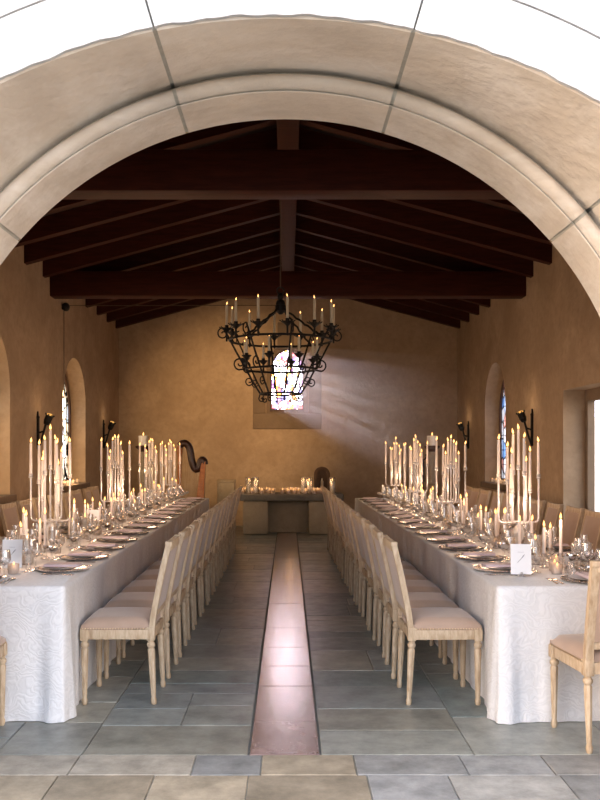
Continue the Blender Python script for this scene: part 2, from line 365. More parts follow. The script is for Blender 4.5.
# back wall with its deep niche
NW,NZ0,NSP=.90,2.02,3.02
nout=pointed(.86,NZ0,3.24,3.72,-.017)
gable=lambda x: 4.2+ (1-abs(x)/HX)*.93
wall('wall_back',[(nout,-.447,.413,NZ0)],-HX-.3,HX+.3,-.1,gable,lambda a,b:(a,YB,b),lambda a,b:(a,YB+.34,b),'ochre plaster gable wall behind the altar')
# front wall + arch
AC=(-.016,1.457); R_IN=1.711
OC=(-.034,.812); R_OUT=2.365
def inner(r,th): return (AC[0]+r*math.cos(th),AC[1]+r*math.sin(th))
def outer(R,th):                         # where a ray from the arch's centre meets the outer curve
    dx,dz=math.cos(th),math.sin(th); ox,oz=AC[0]-OC[0],AC[1]-OC[1]
    b=ox*dx+oz*dz; c=ox*ox+oz*oz-R*R; t=-b+math.sqrt(b*b-c); return (AC[0]+t*dx,AC[1]+t*dz)
def profile(th):
    P=[]
    for y in (4.28,4.1,3.955): P.append((*inner(R_IN,th),y))
    P.append((*inner(R_IN+.004,th),3.95)); P.append((*inner(R_IN+.010,th),3.975))
    for k in range(1,10):                 # roll moulding
        a=PI*k/10; P.append((*inner(R_IN+.012+.034*(1-math.cos(a)),th),3.965-.058*math.sin(a)))
    P.append((*inner(1.793,th),3.985)); P.append((*inner(1.803,th),3.985))
    i0=inner(1.812,th); o1=outer(R_OUT,th)
    for k in range(0,9):
        t=k/8; P.append((i0[0]+(o1[0]-i0[0])*t,i0[1]+(o1[1]-i0[1])*t,3.965+(3.30-3.965)*t))
    for dR in (.012,.10,.205): 
        q=outer(R_OUT+dR,th); P.append((*q,3.292))
    q=outer(R_OUT+.21,th); P.append((*q,3.33))
    return [Vector((x,y,z)) for x,z,y in P]
mb=MB()
joints=[-2,8,40.6,73.7,106.2,139.2,172,182]
def loft(ths,mi,shrink=0):
    rows=[]
    for th in ths:
        rows.append([p for p in profile(th)])
    n=len(rows[0]); vs=[p for r in rows for p in r]; fs=[]
    for i in range(len(rows)-1):
        for j in range(n-1): fs.append((i*n+j,i*n+j+1,(i+1)*n+j+1,(i+1)*n+j))
    # block ends drop back into the joint
    def endcap(row):
        m=len(vs); c=[p+ (Vector((p.x-AC[0],0,p.z-AC[1])).normalized()*.05+Vector((0,.03,0))) for p in row]; vs.extend(c); return m
    for ri in (0,len(rows)-1):
        m=endcap(rows[ri])
        for j in range(n-1): fs.append((ri*n+j,ri*n+j+1,m+j+1,m+j))
    mb.add(vs,fs,mi)
for a,b in zip(joints[:-1],joints[1:]):
    g=.27; k=max(2,int((b-a)/2.2)); loft([math.radians(a+g+(b-a-2*g)*i/k) for i in range(k+1)],0)
# mortar body behind the blocks
k=60; ths=[math.radians(-2+184*i/k) for i in range(k+1)]; rows=[]
for th in ths:
    P=profile(th); e=Vector((math.cos(th),0,math.sin(th)))
    rows.append([p+e*.006+Vector((0,.006 if j>2 else 0,0)) for j,p in enumerate(P)])
n=len(rows[0]); mb.add([p for r in rows for p in r],[(i*n+j,i*n+j+1,(i+1)*n+j+1,(i+1)*n+j) for i in range(k) for j in range(n-1)],1)
# jambs below the springing: straight shafts in courses
def shaft(sx,z0,z1):
    th=0 if sx>0 else PI
    P=[(p.x,p.y) for p in profile(math.radians(-1.8) if sx>0 else math.radians(181.8))]
    n=len(P); vs=[(x,y,z) for z in (z0+.004,z1-.004) for x,y in P]; mb.add(vs,[(j,j+1,n+j+1,n+j) for j in range(n-1)],0)
    P2=[(x+sx*.01,y+.01) for x,y in P]; mb.add([(x,y,z) for z in (z0,z1) for x,y in P2],[(j,j+1,n+j+1,n+j) for j in range(n-1)],1)
for sx in (1,-1):
    for z0,z1 in ((0,.48),(.48,.95),(.95,1.40)): shaft(sx,z0,z1)
arch=mb.build('trim_1',[M['arch'],M['mortar']],smooth=38)
tag(arch,'carved sandstone entrance arch with a roll moulding','arch',kind='structure')
# pale outer facing: voussoir faces and rubble courses (front wall)
mb=MB()
for a,b in zip(joints[1:-2],joints[2:-1]):
    g=.12; k=30; t=[math.radians(a+g+(b-a-2*g)*i/k) for i in range(k+1)]
    lo=[outer(R_OUT+.004+.005*math.sin(q*61)*math.sin(q*23+1),q) for q in t]; hi=[outer(R_OUT+.207,q) for q in t]
    mb.prism(lo+hi[::-1],lambda x,z:(x,3.274,z),lambda x,z:(x,3.291,z))
def front_panel(y,R,mi):
    k=48; t=[math.radians(8+164*i/k) for i in range(k+1)]
    pts=[outer(R,q) for q in t]
    for (x1,z1),(x2,z2) in zip(pts[:-1],pts[1:]):
        mb.add([(x1,y,z1),(x2,y,z2),(x2,y,5.6),(x1,y,5.6)],[(0,1,2,3)],mi)
    for sx,(xe,ze) in ((1,pts[0]),(-1,pts[-1])):
        mb.add([(xe,y,-.1),(sx*5.2,y,-.1),(sx*5.2,y,5.6),(xe,y,5.6)],[(0,1,2,3)],mi)
front_panel(3.31,R_OUT+.2,1)
# rubble blocks outside the ring
z=2.2
while z<5.5:
    h=random.uniform(.26,.4); x=-5
    while x<5:
        w=random.uniform(.35,.8); cx,cz=x+w/2,z+h/2
        corners=[(x+.008,z+.008),(x+w-.008,z+.008),(x+w-.008,z+h-.008),(x+.008,z+h-.008)]
        def push(p):
            d=Vector((p[0]-OC[0],p[1]-OC[1])); R=R_OUT+.222
            if d.length<R: d=d.normalized()*R; return (OC[0]+d.x,OC[1]+d.y)
            return p
        dense=[]
        for i in range(4):
            p,q=corners[i],corners[(i+1)%4]
            for s in range(6): dense.append(push((p[0]+(q[0]-p[0])*s/6,p[1]+(q[1]-p[1])*s/6)))
        far=max(math.hypot(p[0]-OC[0],p[1]-OC[1]) for p in corners)
        if far>R_OUT+.3: mb.prism(dense,lambda a,b:(a,3.285,b),lambda a,b:(a,3.33,b))
        x+=w
    z+=h
# inner face of the front wall
k=48; t=[math.radians(180*i/k) for i in range(k+1)]; pts=[inner(R_IN,q) for q in t]
for (x1,z1),(x2,z2) in zip(pts[:-1],pts[1:]): mb.add([(x1,4.28,z1),(x2,4.28,z2),(x2,4.28,5.2),(x1,4.28,5.2)],[(0,1,2,3)],2)
for sx,(xe,ze) in ((1,pts[0]),(-1,pts[-1])): mb.add([(xe,4.28,-.1),(sx*3.9,4.28,-.1),(sx*3.9,4.28,5.2),(xe,4.28,5.2)],[(0,1,2,3)],2)
mb.box(-5.2,5.2,3.3,4.28,5.2,5.6,0)
for sx in (1,-1): mb.box(min(sx*3.8,sx*5.2),max(sx*3.8,sx*5.2),3.32,4.3,-.1,5.3,0)
tag(mb.build('wall_front',[M['facade'],M['mortar'],M['plaster']],smooth=None),'sunlit pale stone facade around the entrance arch','wall',kind='structure')
# roof: deck, rafters, ridge, tie beams
RISE=RIDGE-EAVE; RD=.24
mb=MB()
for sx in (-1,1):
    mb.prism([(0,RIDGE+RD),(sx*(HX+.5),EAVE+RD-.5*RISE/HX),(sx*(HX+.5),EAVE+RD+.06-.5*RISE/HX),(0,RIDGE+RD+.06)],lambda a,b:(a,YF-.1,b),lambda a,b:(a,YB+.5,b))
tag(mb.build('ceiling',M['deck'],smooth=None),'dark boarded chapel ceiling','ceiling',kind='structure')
k=0; y=17.62
while y>4.5:
    for sx,sn in ((-1,'harp-side'),(1,'doorway-side')):
        mb=MB()
        mb.prism([(sx*.05,RIDGE-.013),(sx*(HX+.1),EAVE-.027),(sx*(HX+.1),EAVE+RD-.027),(sx*.05,RIDGE+RD-.013)],lambda a,b:(a,y-.065,b),lambda a,b:(a,y+.065,b))
        tag(mb.build('roof_rafter',M['beam'],smooth=None),f'dark rafter on the {sn} slope, {ORD[k] if k<25 else "last"} from the back wall','rafter',f'rafters on the {sn} slope','structure')
    y-=.87; k+=1
mb=MB(); mb.bbox(-.11,.11,YF,YB,4.70,5.0,.01); tag(mb.build('ridge_beam',M['beam']),'dark ridge beam running the length of the roof','beam',kind='structure')
for y,l in ((7.7,'dark tie beam close behind the arch'),(12.85,'dark tie beam behind the chandelier')):
    mb=MB(); mb.bbox(-HX-.1,HX+.1,y-.14,y+.14,3.79,4.15,.014); tag(mb.build('tie_beam',M['beam']),l,'beam',kind='structure')

# ------------------------------------------------------------------ windows and the doorway
def ring_prism(mb,o,i,f0,f1,mi=0):
    n=len(o)
    for k in range(n):
        j=(k+1)%n; mb.prism([o[k],o[j],i[j],i[k]],f0,f1,mi)
# back window: splayed stone niche, glass, iron bars
yg=YB+.26
win=empty('window_1',(-.017,YB,0)); tag(win,'bright stained glass lancet window over the altar','window',kind='structure')
gl=pointed(.63,2.40,3.22,3.62)
mb=MB(); mb.prism(gl,lambda a,b:(a,.262,b),lambda a,b:(a,.268,b)); mb.build('pane',M['bglass'],win,smooth=None)
mb=MB(); fo=pointed(.71,2.33,3.22,3.665); ring_prism(mb,fo,gl,lambda a,b:(a,.235,b),lambda a,b:(a,.29,b)); mb.build('window_frame',M['frame'],win,smooth=None)
mb=MB()
for z in (2.62,2.84,3.06,3.28): 
    hw=.31 if z<3.2 else .29
    mb.tube([(-hw,.25,z),(hw,.25,z)],.008,6)
for x in (-.11,.11): mb.tube([(x,.25,2.4),(x,.25,3.5)],.007,6)
mb.build('glazing_bar',M['iron'],win)
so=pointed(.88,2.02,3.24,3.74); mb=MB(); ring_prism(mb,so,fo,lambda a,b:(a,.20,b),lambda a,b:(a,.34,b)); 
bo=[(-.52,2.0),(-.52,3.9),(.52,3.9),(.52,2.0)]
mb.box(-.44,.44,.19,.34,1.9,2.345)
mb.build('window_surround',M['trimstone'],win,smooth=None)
mb=MB(); mb.bbox(-.70,.70,-.035,.22,1.98,2.30,.015); mb.build('window_sill',M['trimstone'],win)
mb=MB()
for sx in (-1,1): mb.bbox(min(sx*.44,sx*.70),max(sx*.44,sx*.70),-.02,.05,2.30,3.2,.012)
mb.build('window_jamb',M['trimstone'],win)
mb=MB(); mb.bbox(-.20,.14,-.02,.04,3.62,4.16,.015); mb.build('keystone',M['trimstone'],win)
# side windows
def side_window(n,sx,yc,w,glass,label,hw=.62):
    hw=w-.22
    r=empty(f'window_{n}',(sx*HX,yc,0)); tag(r,label,'window',kind='structure')
    g_=pointed(hw,1.06,2.12,2.86); o_=[(-w/2-.02,SILL)]+arc(0,SPR,w/2+.02,PI,0,20)+[(w/2+.02,SILL)]
    mb=MB(); mb.prism(g_,lambda a,b:(sx*.265,a,b),lambda a,b:(sx*.272,a,b)); mb.build('pane',glass,r,smooth=None)
    f_=pointed(hw+.13,1.0,2.12,2.955); mb=MB(); ring_prism(mb,f_,g_,lambda a,b:(sx*.235,a,b),lambda a,b:(sx*.30,a,b)); mb.build('window_frame',M['frame'],r,smooth=None)
    # plaster infill between niche and frame
    mb=MB(); nn=24
    for i in range(nn):
        def lerp(P,t):
            L=[0]; 
            for q in range(len(P)-1): L.append(L[-1]+math.dist(P[q],P[q+1]))
            s=t*L[-1]
            for q in range(len(P)-1):
                if s<=L[q+1]+1e-9:
                    u=(s-L[q])/max(L[q+1]-L[q],1e-9); return (P[q][0]+(P[q+1][0]-P[q][0])*u,P[q][1]+(P[q+1][1]-P[q][1])*u)
            return P[-1]
        a,b=lerp(o_,i/nn),lerp(o_,(i+1)/nn); c,d=lerp(f_,(i+1)/nn),lerp(f_,i/nn)
        mb.prism([a,b,c,d],lambda p,q:(sx*.26,p,q),lambda p,q:(sx*.33,p,q))
    mb.build('window_surround',M['plaster'],r,smooth=None)
    mb=MB()
    for z in (1.3,1.55,1.8,2.05,2.3,2.55): mb.tube([(sx*.258,-hw/2*.98 if z<2.3 else -hw/2*.7,z),(sx*.258,hw/2*.98 if z<2.3 else hw/2*.7,z)],.007,6)
    mb.build('glazing_bar',M['iron'],r)
    mb=MB(); mb.bbox(min(-sx*.07,sx*.26),max(-sx*.07,sx*.26),-w/2-.06,w/2+.06,SILL-.09,SILL+.006,.01); mb.build('window_sill',M['trimstone'],r)
side_window(2,-1,14.2,1.5,M['sglass'],'arched window with golden reveal between the two harp-side torches')
side_window(3,-1,10.14,1.5,M['sglass'],'arched window with golden reveal closer to the arch than the torches')
side_window(4,-1,6.05,1.5,M['sglass'],'arched harp-side window close to the entrance')
side_window(5,1,14.65,1.44,M['rglass'],'arched window with blue panes beyond the side doorway')
# doorway on the right
d=empty('door_1',(HX,10.15,0)); tag(d,'open side doorway onto a white garden wall','doorway',kind='structure')
mb=MB(); 
for a,b in ((-.85,-.74),(.74,.85)): mb.box(.27,.36,a,b,0,2.16)
mb.box(.27,.36,-.85,.85,2.16,2.30); mb.build('door_frame',M['trimstone'],d,smooth=None)
mb=MB(); mb.box(3.6,3.75,-2.6,12,-.1,2.3); tag(mb.build('wall_garden',M['limewall'],None,smooth=None,loc=(HX,10.15,0)),'white sunlit garden wall seen through the doorway','wall',kind='structure')
r=empty('fern',(HX+1.05,11.6,0)); tag(r,'small fern outside against the white garden wall','plant')
mb=MB(); mb.lathe([(.1,0),(.14,.02),(.17,.28),(.18,.30),(.15,.30),(.14,.24)],16); mb.build('pot',M['stone'],r)
mb=MB()
for i in range(26):
    a=random.uniform(0,2*PI); ln=random.uniform(.35,.6); pts=[]
    for k in range(7):
        t=k/6; pts.append(Vector((math.cos(a)*ln*t*.75,math.sin(a)*ln*t*.75,.26+1.05*ln*(1.6*t-1.15*t*t)+.25*t)))
    side=Vector((-math.sin(a),math.cos(a),0))
    for k in range(6):
        p,q=pts[k],pts[k+1]
        for s in (1,-1):
            tip=p+side*s*.07*(1-k/7)+(q-p)*.9; mb.add([p,q,tip],[(0,1,2)])
mb.build('foliage',M['leaf'],r,smooth=None,fixn=False)

# ------------------------------------------------------------------ dining chairs
def make_chair():
    r=empty('dining_chair'); tag(r,None,'chair')
    W=M['chairwood']
    prof=[(.013,0),(.017,.012),(.018,.03),(.013,.045),(.0155,.06),(.017,.12),(.0225,.335),(.017,.345),(.025,.358),(.025,.372),(.018,.38),(.02,.40)]
    for sx in (-1,1):
        mb=MB(); mb.lathe(prof,16,M=Matrix.Translation((sx*.205,.205,0)),flute=1,fz=(.06,.336)); mb.bbox(sx*.205-.025,sx*.205+.025,.18,.23,.392,.462,.004); mb.build('leg',W,r)
    for sx in (-1,1):
        mb=MB(); Sh=Matrix(((1,0,0,sx*.195),(0,1,.05,-.215),(0,0,1,0),(0,0,0,1))); mb.lathe(prof,16,M=Sh,flute=1,fz=(.06,.336)); mb.bbox(sx*.195-.025,sx*.195+.025,-.222,-.172,.392,.475,.004); mb.build('leg',W,r)
    mb=MB()
    mb.bbox(-.19,.19,.188,.228,.40,.46,.004); mb.bbox(-.18,.18,-.218,-.178,.40,.46,.004)
    for sx in (-1,1): mb.bbox(sx*.205-.018,sx*.205+.018,-.19,.20,.40,.46,.004)
    mb.build('seat_frame',W,r)
    # domed cushion
    mb=MB(); n=12; vs=[]; fs=[]
    for j in range(n+1):
        for i in range(n+1):
            u,v=i/n*2-1,j/n*2-1
            ru=u*(1-.0*abs(v)); w=.222-.012*(v<0)*abs(v)
            x=u*w; y=.012+v*.212; e=max(abs(u),abs(v))
            z=.532-.016*(u*u+v*v)/2-.030*max(0,(e-.78)/.22)**2
            vs.append((x,y,z))
    for j in range(n):
        for i in range(n): a=j*(n+1)+i; fs.append((a,a+1,a+n+2,a+n+1))
    per=[i for i in range(n+1)]+[(j*(n+1)+n) for j in range(1,n+1)]+[n*(n+1)+i for i in range(n-1,-1,-1)]+[j*(n+1) for j in range(n-1,0,-1)]
    b0=len(vs); 
    for p in per: x,y,z=vs[p]; vs.append((x*1.008,.012+(y-.012)*1.008,.458))
    for k in range(len(per)): k2=(k+1)%len(per); fs.append((per[k],b0+k,b0+k2,per[k2]))
    fs.append(tuple(b0+k for k in range(len(per))))
    mb.add(vs,fs); seat=mb.build('seat',M['velvet'],r,smooth=60)
    mb=MB(); 
    for k in range(26):
        x=-.215+.43*k/25; mb.sphere((x,.227,.466),.0052,6,4)
    for k in range(24):
        y=-.17+.385*k/23
        for sx in (-1,1): mb.sphere((sx*.2245,y,.466),.0052,6,4)
    mb.build('nail_trim',M['nail'],seat)
    # raked back: frame and pad
    def bk(z): return -.200-.11*((z-.46)/.53)**1.15 if z>.46 else -.200
    mb=MB()
    for sx in (-1,1):
        zs=[.44,.55,.66,.77,.88,.985]; n4=[]
        vs=[]; 
        for z in zs:
            x=sx*(.195+.012*(z-.44)/.55); y=bk(z); h=.021
            vs+= [(x-h,y-.017,z),(x+h,y-.017,z),(x+h,y+.017,z),(x-h,y+.017,z)]
        fs=[(0,1,2,3),tuple(len(vs)-4+k for k in range(4))]
        for i in range(len(zs)-1):
            for k in range(4): fs.append((i*4+k,i*4+(k+1)%4,(i+1)*4+(k+1)%4,(i+1)*4+k))
        mb.add(vs,fs); mb.bbox(sx*.207-.024,sx*.207+.024,bk(.985)-.021,bk(.985)+.021,.965,.995,.005)
    mb.bbox(-.20,.20,bk(.965)-.018,bk(.965)+.018,.935,.988,.006)
    mb.bbox(-.19,.19,bk(.545)-.015,bk(.545)+.015,.53,.575,.005)
    bkr=mb.build('backrest',W,r)
    mb=MB(); vs=[]; fs=[]; nz=6; nx=6
    for s in (1,-1):
        for j in range(nz+1):
            z=.57+(.94-.57)*j/nz
            for i in range(nx+1):
                u=i/nx*2-1; v=j/nz*2-1; x=u*(.176+.01*j/nz); puff=.016+.020*(1-u**4)*(1-v**4)*(1 if s>0 else .35)
                vs.append((x,bk(z)+s*puff,z))
    m=(nx+1)*(nz+1)
    for q in (0,m):
        for j in range(nz):
            for i in range(nx): a=q+j*(nx+1)+i; fs.append((a,a+1,a+nx+2,a+nx+1))
    per=[i for i in range(nx+1)]+[j*(nx+1)+nx for j in range(1,nz+1)]+[nz*(nx+1)+i for i in range(nx-1,-1,-1)]+[j*(nx+1) for j in range(nz-1,0,-1)]
    for k in range(len(per)): a,b=per[k],per[(k+1)%len(per)]; fs.append((a,b,b+m,a+m))
    mb.add(vs,fs); mb.build('back_pad',M['velvet'],bkr,smooth=60)
    return Proto(r)
chair=make_chair()
# the two tables: a frame of reference each (u across towards the aisle positive, v along from the arch)
TL=9.2; TWD=1.10; TZ=.772
class Table:
    def __init__(s,sx,cx,ang,name): s.sx=sx; s.c=Vector((cx,5.0,0)); s.a=ang; s.name=name; s.dir=Vector((math.sin(-ang),math.cos(ang),0)); s.lat=Vector((-sx*math.cos(ang),-sx*math.sin(ang),0))
    def p(s,u,v,z=0): q=s.c+s.lat*u+s.dir*v; return Vector((q.x,q.y,z))
    def face(s,toward):                  # heading (rz) so that local +Y points: 'aisle','wall','altar','arch'
        d={'aisle':s.lat,'wall':-s.lat,'altar':s.dir,'arch':-s.dir}[toward]; return math.atan2(-d.x,d.y)
TABLES=[Table(-1,-1.825,0,'harp table'),Table(1,1.745,.0125,'doorway table')]
NCH=14; PITCH=.605
for T in TABLES:
    for k in range(NCH):
        v=.53+PITCH*k
        j=random.uniform(-.012,.012)
        chair.put(T.p(TWD/2+.248+j*.6,v,0),T.face('wall')+random.uniform(-.015,.015),f'whitewashed dining chair {ORD[k]} from the arch on aisle side of {T.name}','chairs along the aisle')
    for k in range(NCH):
        v=.53+PITCH*k
        chair.put(T.p(-TWD/2-.245-random.uniform(0,.05),v,0),T.face('aisle')+random.uniform(-.05,.05),f'blush upholstered dining chair {ORD[k]} from the arch on wall side of {T.name}','chairs along the walls')
    chair.put(T.p(.02 if T.sx<0 else .035,-.29,0),T.face('altar')+(.05 if T.sx<0 else .09),f'dining chair at the head of {T.name} in the archway','chairs at the table heads')
# ------------------------------------------------------------------ tablecloths
def make_cloth(T):
    mb=MB(); hw,L=TWD/2,TL; rc=.03
    path=[]
    for cx,cy,a0 in ((hw-rc,L-rc,0),(-hw+rc,L-rc,PI/2),(-hw+rc,rc,PI),(hw-rc,rc,1.5*PI)):
        for k in range(7):
            a=a0+PI/2*k/6; path.append((cx+rc*math.cos(a),cy+rc*math.sin(a),math.cos(a),math.sin(a)))
    dense=[]
    for i in range(len(path)):
        p,q=path[i],path[(i+1)%len(path)]; ln=math.dist(p[:2],q[:2]); n=max(1,int(ln/.028))
        for k in range(n): t=k/n; dense.append([p[m]+(q[m]-p[m])*t for m in range(4)])
    levels=[0,.012,.03,.07,.15,.25,.36,.47,.58,.68,.735,.7665]
    rings=[]; rnd=random.Random(3 if T.sx<0 else 5); ph=[rnd.uniform(0,6) for _ in range(6)]
    corners=[(hw,L),(-hw,L),(-hw,0),(hw,0)]
    inset=[]
    for x,y,nx,ny in dense: inset.append((x-nx*.012,y-ny*.012,TZ))
    rings.append(inset)
    s=0; prev=None; S_=[]
    for q in dense:
        if prev: s+=math.dist(prev[:2],q[:2])
        S_.append(s); prev=q
    for lv in levels:
        ring=[]; v=lv/.7665
        for q,sv in zip(dense,S_):
            x,y,nx,ny=q
            dc=min(math.dist((x,y),c) for c in corners)
            end=abs(ny)>.7
            side=abs(nx)>.7
            A=.010+(.012 if end else 0)
            farboost=.034*min(1,max(0,(y-2.0)/3)) if side else 0
            w=math.sin(sv*(17 if not side else 18)+ph[0]+1.3*math.sin(sv*3.1+ph[1]))*.6+math.sin(sv*37+ph[2])*.25+math.sin(sv*6.3+ph[3])*.5
            off=(A+farboost)*w*v**(.5 if side else 1.1)-(.012*v if (side and dc>.35) else 0)
            cf=max(0,1-dc/.30)
            off-=(farboost+.004 if side else 0)*v**.5; off+=cf*cf*(.055 if v>.02 else 0)*v*(1+.6*math.sin(dc*46+ph[4]))
            if end and cf<.2: off+=.01*v
            if dc<.06: pass
            if v>.93 and end: off+=.012*(1+math.sin(sv*23+ph[5]))
            rr=0 if lv>0 else -.004
            ring.append((x+nx*(off+rr),y+ny*(off+rr),max(TZ-.006-lv,.003)))
        rings.append(ring)
    n=len(dense); vs=[p for r in rings for p in r]; fs=[]
    for i in range(len(rings)-1):
        for k in range(n): k2=(k+1)%n; fs.append((i*n+k,i*n+k2,(i+1)*n+k2,(i+1)*n+k))
    fs.append(tuple(range(n)))
    mb.add(vs,fs)
    o=mb.build('tablecloth',M['cloth'],None,smooth=70)
    o.location=T.c; o.rotation_euler=(0,0,T.a)
    return tag(o,f'floor-length white damask tablecloth covering the {T.name}','tablecloth','white tablecloths')
for T in TABLES: make_cloth(T)
TZ+=.0012

# ------------------------------------------------------------------ tableware prototypes
def solo(name,cat,mb,mat,smooth=40): 
    o=mb.build(name,mat,None,smooth); tag(o,None,cat); return Proto(o)
mb=MB(); mb.lathe([(.02,0),(.09,.001),(.12,.006),(.166,.012),(.168,.0145),(.12,.009),(.09,.005),(.01,.005)],36)
for k in range(44):
    a=2*PI*k/44; mb.sphere((.166*math.cos(a),.166*math.sin(a),.0135),.0062,6,4)
charger=solo('charger_plate','plate',mb,M['charger'])
mb=MB(); mb.lathe([(.02,0),(.075,.0),(.085,.004),(.128,.014),(.130,.016),(.084,.009),(.07,.006),(.01,.006)],32); plate=solo('dinner_plate','plate',mb,M['china'])
def mk_napkin():
    mb=MB()
    for i,z in enumerate((0,.005,.010)): mb.bbox(-.055+.002*i,.055-.001*i,-.115+.004*i,.115-.002*i,z,z+.0055,.0024)
    return solo('napkin','napkin',mb,M['napkin'])
napkin=mk_napkin()
def handle(mb,y0,y1,w0,w1):
    mb.add([(-w0,y0,0),(w0,y0,0),(w1,y1,.004),(-w1,y1,.004),(-w0,y0,.003),(w0,y0,.003),(w1,y1,.007),(-w1,y1,.007)],[(0,3,2,1),(4,5,6,7),(0,1,5,4),(1,2,6,5),(2,3,7,6),(3,0,4,7)])
mb=MB(); handle(mb,-.10,.03,.008,.0035); handle(mb,.03,.05,.0035,.011)
for k in range(4): x=-.0092+.0061*k; mb.box(x-.0016,x+.0016,.05,.098,.004,.0065)
fork=solo('fork','fork',mb,M['steel'],None)
mb=MB(); handle(mb,-.115,-.01,.008,.006); mb.prism([(-.006,-.01),(.006,-.01),(.009,.05),(.008,.09),(.001,.118),(-.006,.10)],lambda a,b:(a,b,.001),lambda a,b:(a,b,.0035)); knife=solo('knife','knife',mb,M['steel'],None)
mb=MB(); handle(mb,-.10,.05,.007,.003); mb.sphere((0,.07,.006),.02,12,6,sc=(.95,1.45,.25)); spoon=solo('spoon','spoon',mb,M['steel'])
# silver-bowled coupe
def mk_coupe():
    r=empty('coupe_glass'); tag(r,None,'glass')
    mb=MB(); mb.lathe([(.006,.088),(.03,.094),(.045,.108),(.050,.128),(.0485,.128),(.043,.110),(.028,.098),(.005,.094)],24); mb.build('bowl',M['silver'],r)
    mb=MB(); mb.lathe([(.034,0),(.034,.002),(.012,.006),(.004,.014),(.0035,.075),(.007,.088)],16); mb.build('stem',M['glass'],r); return Proto(r)
coupe=mk_coupe()
def mk_wine(name,R,H,hb):
    r=empty(name); tag(r,None,'glass')
    mb=MB(); prof=[(.006,hb),(R*.7,hb+.012),(R,hb+.035),(R*1.02,hb+.05),(R*.86,H)]; prof+=[(a-.0014,b) for a,b in reversed(prof[1:])]+[(.004,hb+.006)]
    mb.lathe(prof,20); mb.build('bowl',M['glass'],r,50)
    mb=MB(); mb.lathe([(.035,0),(.035,.002),(.012,.006),(.0042,.014),(.0038,hb-.006),(.006,hb)],14); mb.build('stem',M['glass'],r); return Proto(r)
wine=mk_wine('wine_glass',.040,.205,.098); water=mk_wine('water_goblet',.040,.165,.068)
flute=mk_wine('champagne_flute',.026,.235,.105)
# candle parts
def flame_mb(z,sc=1,tilt=.12):
    mb=MB(); prof=[]
    for i in range(8):
        t=i/7; r=.0078*sc*math.sin(PI*(t**.62))*(1-.25*t)+.0004; prof.append((r,z+.043*sc*t))
    Sh=Matrix(((1,0,tilt,-tilt*z),(0,1,0,0),(0,0,1,0),(0,0,0,1))); mb.lathe(prof,8,M=Sh); return mb
def mk_candle(name,h,r0,r1,mat=None,sc=1.0,cat='candle',wax='wax'):
    r=empty(name); tag(r,None,cat)
    mb=MB(); mb.lathe([(r0,0),(r0,h*.02),(r1*1.02,h*.96),(r1*.95,h-.002),(r1*.55,h),(r1*.1,h-.0015)],12); mb.build('wax_body',mat or M['wax'],r)
    mb=MB(); mb.tube([(0,0,h-.002),(.001,0,h+.007)],.0011,5); wk=mb.build('wick',M['wick'],r)
    flame_mb(h+.004,sc,random.uniform(-.05,.25)).build('flame',M['flame'],wk,60); return Proto(r)
taperL=mk_candle('taper_candle',.285,.0115,.0095)
TH={}
for h in (.15,.19,.24): TH[h]=mk_candle('taper_candle',h,.0115,.0098)
def mk_holder():
    mb=MB(); mb.lathe([(.032,0),(.033,.006),(.016,.016),(.01,.03),(.014,.042),(.009,.055),(.012,.07),(.019,.078),(.019,.098),(.0118,.098),(.0118,.08),(.003,.078)],14); return solo('candle_holder','candle holder',mb,M['crystal'])
holder=mk_holder()
def mk_votive():
    mb=MB(); mb.lathe([(.031,0),(.033,.004),(.036,.062),(.0345,.062),(.030,.008),(.002,.007)],18); return solo('votive_glass','votive glass',mb,M['votive'])
votive=mk_votive()
tealight=mk_candle('votive_candle',.030,.027,.027,M['whitewax'],.75)
def mk_hurr(h,R):
    mb=MB(); mb.lathe([(R*.96,0),(R,.006),(R,h),(R-.003,h),(R-.003,.010),(.004,.010)],24); return solo('hurricane_glass','hurricane glass',mb,M['glass'])
hurrS=mk_hurr(.20,.045); pillarS=mk_candle('pillar_candle',.15,.032,.032,M['whitewax'],1.0)
# pressed-glass tumbler with diamond facets
mb=MB(); n=20; prof=[(.036,0),(.038,.006)]; vs=[];fs=[]
lv=9
for i in range(lv+1):
    for k in range(n):
        a=2*PI*(k+.5*(i%2))/n; rr=.040+.003*(1 if (k+i//2)%2 else -1); vs.append((rr*math.cos(a),rr*math.sin(a),.11*i/lv))
for i in range(lv):
    for k in range(n):
        k2=(k+1)%n
        if i%2==0: fs+=[(i*n+k,i*n+k2,(i+1)*n+k),(i*n+k2,(i+1)*n+k2,(i+1)*n+k)]
        else: fs+=[(i*n+k,(i+1)*n+k2,(i+1)*n+k),(i*n+k,i*n+k2,(i+1)*n+k2)]
fs.append(tuple(range(n))); mb.add(vs,fs); mb.lathe([(.034,.012),(.035,.11)],16,cap=False)
tumbler=solo('cut_glass_tumbler','tumbler',mb,M['crystal'],None)
